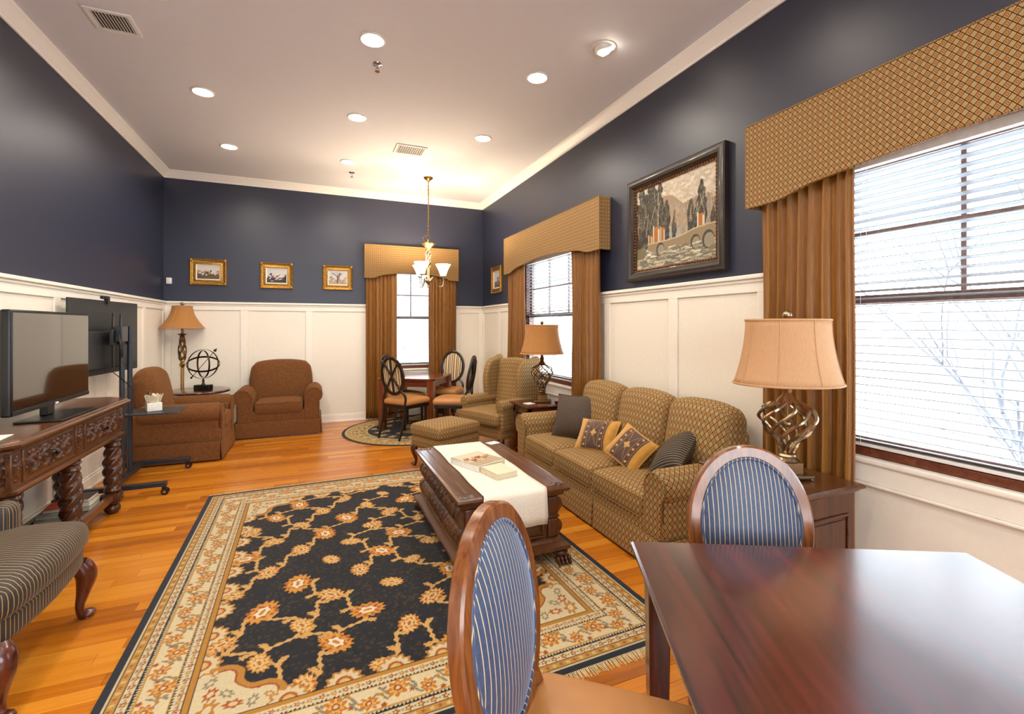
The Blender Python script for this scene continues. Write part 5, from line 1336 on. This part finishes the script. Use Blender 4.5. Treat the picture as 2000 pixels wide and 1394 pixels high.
small_picture('gilt framed river landscape, leftmost on the back wall', 'B', -1.40, 2.27, .45, .37, blurry(.28, .20, 3, 'd4cfc6', '6b5848', ['b0683a', 'c98a5a', '7a5a44', 'cfc4b4'], '3c3430'))
small_picture('gilt framed view of red and blue buildings, middle on the back wall', 'B', -.528, 2.255, .44, .385, blurry(.27, .215, 5, 'd0d0cc', '4a4038', ['a8452c', '2f4f86', 'e4e0d8', '5a4a34'], '2a2620'))
T_ = blurry(.27, .21, 7, 'd6d6d8', 'b8a890', ['b98a60', 'c8b8a4', 'd8d0c4'], 'a08870')
T_.stroke([(.13, .03), (.135, .09), (.13, .13)], .010, '6a5a4c'); rr_ = random.Random(4)
for k in range(16): a = rr_.uniform(.4, 2.8); T_.stroke([(.132, .11), (.132 + .05 * math.cos(a), .13 + .04 * math.sin(a)), (.132 + .1 * math.cos(a + .2), .13 + .07 * math.sin(a))], .0028, '7a6a5c')
small_picture('gilt framed painting of a bare winter tree, nearest the dining curtain', 'B', .33, 2.258, .44, .38, T_)
small_picture('narrow gilt framed picture on the right wall beside the back corner', 'R', 7.10, 2.26, .45, .43, blurry(.30, .25, 9, 'c8ccd0', '5a5c60', ['a8583c', '6a86a0', 'd8d4cc'], '34363c'))
def big_painting():
    w, h = 1.13, .925; iw, ih = w - .21, h - .17
    root = thing('large_painting', 'large dark-framed landscape painting with a stone bridge above the sofa', 'painting'); root.matrix_world = wallM('R', 3.05, 2.37)
    mb = MB(); frame_mitre(mb, w, h, [(0, .002), (0, .045), (.01, .052), (.022, .05), (.04, .056), (.06, .05), (.075, .034), (.084, .03), (.086, .012)]); mb.build('frame', M['darkframe'], root, smooth=30)
    bm_ = MB(); bm_.sphere((0, 0, 0), .0075, 8); bme = bm_.mesh('bead', 60, True, [M['bead']])
    a, b = w / 2 - .094, h / 2 - .094; nb = 34; pts = [(-a + 2 * a * k / nb, s * b) for k in range(nb + 1) for s in (-1, 1)] + [(s * a, -b + 2 * b * k / 26) for k in range(1, 26) for s in (-1, 1)]
    for p in pts: inst('bead', bme, root, (p[0], p[1], .026))
    mb = MB(); frame_mitre(mb, w - .168, h - .168, [(0, .02), (.02, .02), (.022, .008)]); mb.build('inner_lip', M['walnut'], root, smooth=30)
    W, H = w - .2, h - .2; R = Ras(W, H, .0045, 'c4b49c'); rr = random.Random(11)
    def X(f): return f * W
    def Y(f): return f * H
    for k in range(420): R.disk(rr.random() * W, Y(rr.uniform(.6, 1.05)), W * .032, rr.choice(['ddd2be', 'd2c4ac', 'e4dac8', 'd5cab4', 'cbb89e']), H * .016, rr.uniform(-.6, .6))
    R.poly([(X(.18), Y(.3)), (X(.22), Y(.72)), (X(.38), Y(.83)), (X(.5), Y(.8)), (X(.68), Y(.62)), (X(.8), Y(.52)), (X(.8), Y(.3))], 'ac9478')
    R.poly([(X(.66), Y(.3)), (X(.75), Y(.56)), (X(.9), Y(.66)), (W, Y(.62)), (W, Y(.3))], 'a38c72')
    for k in range(260): R.disk(X(rr.uniform(.3, .95)), Y(rr.uniform(.33, .68)), W * .018, rr.choice(['b09a7e', 'a68e70', 'bca488', '98938a', 'ae9c8a']), H * .03, rr.uniform(-.5, .5))
    R.rect(0, W, 0, Y(.27), '857c68'); 
    for k in range(420): R.disk(rr.random() * W, Y(rr.uniform(0, .26)), W * .035, rr.choice(['9f967f', 'b0a78f', '7e796a', 'c3b89e', '6d6c62', 'd2c7ad']), H * .008, rr.uniform(-.1, .1))
    for k in range(18): R.disk(X(rr.uniform(.35, .75)), Y(rr.uniform(.3, .42)), W * .05, 'a8aaa0', H * .03)
    def cyp(x, y0, y1, wd, n=60):
        for k in range(n):
            f_ = k / n; ww = wd * (math.sin(PI * min(1, f_ * .92 + .08)) ** .6) * .5
            R.disk(X(x) + rr.uniform(-ww, ww) * W * .8, Y(y0 + (y1 - y0) * f_), W * wd * .14, rr.choice(['4a453b', '3c3932', '5a5246', '50503f', '413a34', '6a6354']), H * .04)
        for k in range(9): R.stroke([(X(x + rr.uniform(-.3, .3) * wd), Y(y0 + .1 + .5 * rr.random() * (y1 - y0))), (X(x + rr.uniform(-.3, .3) * wd), Y(y0 + .2 + .6 * rr.random() * (y1 - y0)))], .0028, rr.choice(['6a6050', 'b0a288', '54503f']))
    cyp(.07, .28, .98, .2); cyp(.22, .3, 1.0, .22, 90); cyp(.33, .3, .98, .14); cyp(.42, .3, .74, .11); cyp(.14, .28, .9, .14); cyp(.05, .25, .8, .14); cyp(.52, .3, .52, .06); cyp(.72, .32, .66, .09); cyp(.84, .34, .80, .13); cyp(.80, .34, .6, .1); cyp(.97, .34, .5, .08)
    R.disk(X(.84), Y(.83), W * .018, '3a362e', H * .03)
    for x, y, ww, hh in ((.17, .30, .06, .10), (.24, .30, .09, .19), (.34, .31, .06, .15), (.79, .37, .08, .13)):
        R.rect(X(x), X(x + ww), Y(y), Y(y + hh), 'b5702a'); R.rect(X(x + ww * .72), X(x + ww), Y(y), Y(y + hh), 'd9cfb8'); R.rect(X(x), X(x + ww), Y(y + hh * .82), Y(y + hh), 'c0742c'); R.rect(X(x), X(x + .012), Y(y), Y(y + hh * 1.12), 'e0d8c4')
    R.poly([(X(.16), Y(.22)), (X(.16), Y(.30)), (X(.55), Y(.31)), (X(.78), Y(.36)), (W, Y(.37)), (W, Y(.2)), (X(.75), Y(.22)), (X(.5), Y(.2))], '9b8768'); R.stroke([(X(.16), Y(.30)), (X(.55), Y(.31)), (X(.78), Y(.36)), (X(1.0), Y(.37))], .005, 'c9bb98')
    for x, r in ((.34, .055), (.77, .055), (.91, .065)): R.disk(X(x), Y(.21), W * r, '4f483c', H * r * 1.5); R.disk(X(x + .008), Y(.20), W * r * .8, '9d937b', H * r * 1.2)
    for k in range(14): x, y = rr.random(), rr.uniform(.1, .24); R.stroke([(X(x), Y(y)), (X(x + .08), Y(y + .005))], .004, rr.choice(['e4dcc8', 'd8ceb6', 'efe8d8']))
    R.disk(X(.05), Y(.2), W * .1, '7d745c', H * .07); R.grain(.07, 4)
    R.obj('painting', M['paint'], root, zfun=lambda x, y: .012 + 0 * x)
big_painting()
tag(MB().rbox((0, 0, 0), (.06, .045, .085), .006, (2, 1, 2)).build('motion_sensor', M['whiteplastic'], loc=(XL + .07, YB - .025, 2.13)), 'small white sensor box high in the far left corner', 'sensor')

# ---------------------------------------------------------------- television on the console
def tv():
    root = thing('television', 'flat television with dark glossy screen standing on the carved console', 'television', (-1.575, 4.0, .911), facing(1, 0))
    w, h = .985, .61; z0 = .075
    MB().rbox((0, .022, z0 + h / 2), (w, .05, h), .012, (4, 2, 4)).build('bezel', M['black'], root)
    MB().rbox((0, .062, z0 + h * .48), (w * .86, .06, h * .78), .03, (4, 2, 4)).build('rear_housing', M['tvback'], root)
    MB().bb((-w / 2 + .018, -.0045, z0 + .038), (w / 2 - .018, -.0025, z0 + h - .018)).build('screen', M['screen'], root)
    MB().bb((-w / 2 + .01, -.008, z0 + .004), (w / 2 - .01, -.003, z0 + .03)).build('chin_strip', M['black'], root, bevel=.002)
    MB().rbox((0, -.010, z0 + .012), (.035, .006, .012), .003, (2, 1, 1)).build('emblem', M['whiteplastic'], root)
    MB().bb((-.05, .02, .012), (.05, .06, z0 + .05)).build('neck', M['black'], root, bevel=.006)
    MB().rbox((0, -.02, .006), (.52, .23, .012), .005, (6, 4, 1)).build('stand_base', M['black'], root)
tv()
tag(MB().bb((-.11, -.13, 0), (.11, .13, .006)).build('paper_tray', M['paper'], loc=(-1.60, 3.24, .911), rot=(0, 0, .1), bevel=.002), 'white paper sheet on the near end of the console', 'paper')
cb = MB(); cb.tube(smoothpath([(-1.72, 4.02, 1.0), (-1.80, 3.7, .96), (-1.88, 3.6, 1.12), (-1.9, 3.5, 1.0), (-1.88, 3.45, .5)], 6), .004, 6); tag(cb.build('power_cord', M['black']), 'black power cord behind the television', 'cord')
# second television on a rolling stand, its back towards the room
def cart():
    root = thing('rolling_stand', 'slate steel rolling screen stand between console and brown armchair', 'stand', (-1.64, 5.47, 0))
    for y in (.10, -.10): MB().tube([(0, y, .08), (0, y, 1.50)], .021, 14).build('post', M['steel'], root)
    MB().bb((-.03, -.42, .07), (.03, .42, .115)).build('cross_beam', M['steel'], root, bevel=.004)
    for y in (-.42, .42):
        b = MB(); b.bb((-.22, y - .025, .075), (.42, y + .025, .115)); lg = b.build('base_leg', M['steel'], root, bevel=.004)
        for x in (-.19, .40):
            cs = MB(); cs.bb((x - .014, y - .018, .05), (x + .014, y + .018, .075))
            cs.lathe([(.028, -.008), (.03, -.004), (.03, .004), (.028, .008)], 16, T=TR(x + .008, y - .016, .03) @ RX(PI / 2)); cs.lathe([(.028, -.008), (.03, -.004), (.03, .004), (.028, .008)], 16, T=TR(x + .008, y + .016, .03) @ RX(PI / 2)); cs.build('caster', M['black'], lg)
            MB().lathe([(.012, 0), (.012, .006)], 12, T=TR(x + .008, y - .025, .03) @ RX(PI / 2)).build('hub_cap', M['chrome'], lg)
    MB().bb((-.05, -.24, 1.33), (-.022, .36, 1.47)).build('mount_rail', M['tvback'], root, bevel=.004)
    MB().bb((-.02, -.20, 1.36), (.03, -.05, 1.50)).build('cable_box', M['steel'], root, bevel=.004)
    for y in (-.13, .05): MB().prism([(y - .018, 1.12), (y + .018, 1.12), (y + .022, 1.5), (y + .006, 1.62), (y - .006, 1.62), (y - .022, 1.5)], -.062, -.05, 'x').build('bracket_arm', M['black'], root, bevel=.003)
    hb = MB()
    for k in range(5): hb.tube(smoothpath([(.0, -.17 - .012 * k, 1.46), (.03, -.20 - .012 * k, 1.36), (.02, -.16 - .01 * k, 1.22), (0, -.15, 1.34)], 5), .005, 6)
    hb.build('cable_loops', M['black'], root)
    MB().rbox((.20, .13, .665), (.44, .40, .012), .005, (4, 4, 1)).build('shelf', M['steel'], root); MB().tube([(0, -.06, .65), (0, .14, .65)], .012, 8).build('shelf_clamp', M['chrome'], root)
    cw = MB(); cw.tube(smoothpath([(-.05, -.25, 1.12), (.02, -.12, 1.0), (.03, 0, .93), (.03, .2, .9)], 6), .004, 6); cw.build('cable', M['black'], root)
cart()
def tv2():
    root = thing('television', 'large television turned to the wall showing its charcoal back', 'television', (-1.775, 5.43, 1.065), facing(-1, .09)); w, h = 1.20, .67
    MB().rbox((0, 0, h / 2), (w, .022, h), .006, (4, 2, 4)).build('panel', M['tvback'], root)
    MB().rbox((0, .028, h * .33), (w * .8, .036, h * .5), .012, (4, 2, 4)).build('rear_housing', M['tvback'], root)
    MB().bb((-w / 2 + .012, -.0125, .014), (w / 2 - .012, -.0115, h - .012)).build('screen', M['screen'], root)
    MB().bb((-w * .4, .011, h - .11), (w * .28, .0125, h - .105)).build('vent_slot', M['black'], root)
    cm = MB(); cm.rbox((.02, .0, h + .028), (.12, .03, .03), .008, (2, 1, 1)); cm.bb((-.0, .0, h - .03), (.04, .03, h + .02)); c = cm.build('camera_bar', M['black'], root)
tv2()
def giftbox():
    root = thing('tissue_box', 'white box topped with crumpled cream paper on the rolling stand shelf', 'box', (-1.46, 5.60, .672), .4)
    MB().rbox((0, 0, .04), (.12, .12, .08), .006, (2, 2, 2)).build('box', M['paper'], root)
    MB().bb((-.061, -.014, .0), (.061, .014, .081)).build('ribbon', M['darkcover'], root)
    mb = MB(); rr = random.Random(6)
    for k in range(9):
        a = 2 * PI * k / 9; r0 = rr.uniform(.02, .05); mb.grid(lambda u, v, a=a, r0=r0: ((r0 + .025 * v) * math.cos(a + .8 * (u - .5)) + .012 * math.sin(6 * u + a), (r0 + .025 * v) * math.sin(a + .8 * (u - .5)), .08 + .075 * v + .012 * math.sin(8 * u + 3 * a)), 6, 4)
    mb.sphere((0, 0, .1), .045, 12); mb.build('crumpled_paper', M['cream'], root); MB().sphere((-.035, -.01, .165), .02, 10).build('brown_pine_cone', M['bronze'], root)
giftbox()
# books under the console
G = 'books on the console shelf'
stackA = [('navycover', .25, .165, .03, 'navy book at the bottom of the left stack under the console'), ('grey', .26, .165, .025, 'pale grey book in the left stack under the console'), ('teal', .24, .16, .028, 'teal book in the left stack under the console'), ('red', .18, .13, .025, 'red-orange book on top of the left stack under the console')]
z = .109
for cv_, d, w, h, lab in stackA: book('book', lab, (-1.69, 4.335 + (.01 if cv_ == 'red' else 0), z), .02 + (.1 if cv_ == 'red' else 0), w, d, h, cv_, G); z += h + .0005
z = .109
for cv_, d, w, h, lab in [('blue', .19, .155, .04, 'bright blue book at the bottom of the right stack under the console'), ('paper', .195, .155, .022, 'white book in the right stack under the console'), ('darkcover', .18, .14, .03, 'dark book on top of the right stack under the console')]:
    book('book', lab, (-1.64, 4.575, z), 0, w, d, h, cv_, G); z += h + .0005
# armillary sphere on the corner table
def armillary():
    root = thing('armillary_sphere', 'dark iron armillary sphere ornament on the round side table', 'ornament', (-1.36, 7.28, .656), -YAW)
    MB().box((0, 0, .035), (.20, .09, .07)).build('base', M['black'], root, bevel=.003)
    MB().lathe([(.03, .07), (.02, .08), (.011, .10), (.015, .12), (.010, .15)], 14).build('stem', M['darkmetal'], root)
    zc = .345
    def ring(r, w_, T):
        mb = MB(); n = 48; mb.rings([[(r * math.cos(a), r * math.sin(a), -w_), ((r + .004) * math.cos(a), (r + .004) * math.sin(a), -w_), ((r + .004) * math.cos(a), (r + .004) * math.sin(a), w_), (r * math.cos(a), r * math.sin(a), w_)] for a in [2 * PI * k / n for k in range(n + 1)]], T=TR(0, 0, zc) @ T, cap=False); return mb
    ring(.19, .013, RX(PI / 2) @ RX(math.radians(0)) @ RY(math.radians(62))).build('meridian_ring', M['darkmetal'], root)
    ring(.183, .012, RX(math.radians(24)) @ RY(math.radians(14))).build('horizon_ring', M['darkmetal'], root)
    ring(.176, .010, RX(PI / 2) @ RY(math.radians(-35))).build('meridian_ring', M['darkmetal'], root)
    d = Vector((.62, .1, .78)).normalized(); p0, p1 = Vector((0, 0, zc)) - d * .21, Vector((0, 0, zc)) + d * .22
    MB().tube([p0, p1], .004, 6).build('arrow_rod', M['darkmetal'], root); MB().tube([p1, p1 + d * .045], [.022, .001], 8).build('arrow_head', M['darkmetal'], root); MB().tube([p0 - d * .03, p0 + d * .02], [.014, .004], 8).build('arrow_tail', M['darkmetal'], root)
armillary()
tag(MB().rbox((0, 0, .01), (.05, .15, .02), .006, (2, 4, 1)).build('remote_control', M['black'], loc=(2.52, 4.56, .646), rot=(0, 0, .5)), 'black remote control on the far end table', 'remote')
tag(MB().bb((-.05, -.05, 0), (.05, .05, .004)).build('coaster', M['paper'], loc=(2.18, 4.68, .646), rot=(0, 0, .2), bevel=.001), 'white paper coaster in front of the far table lamp', 'coaster')
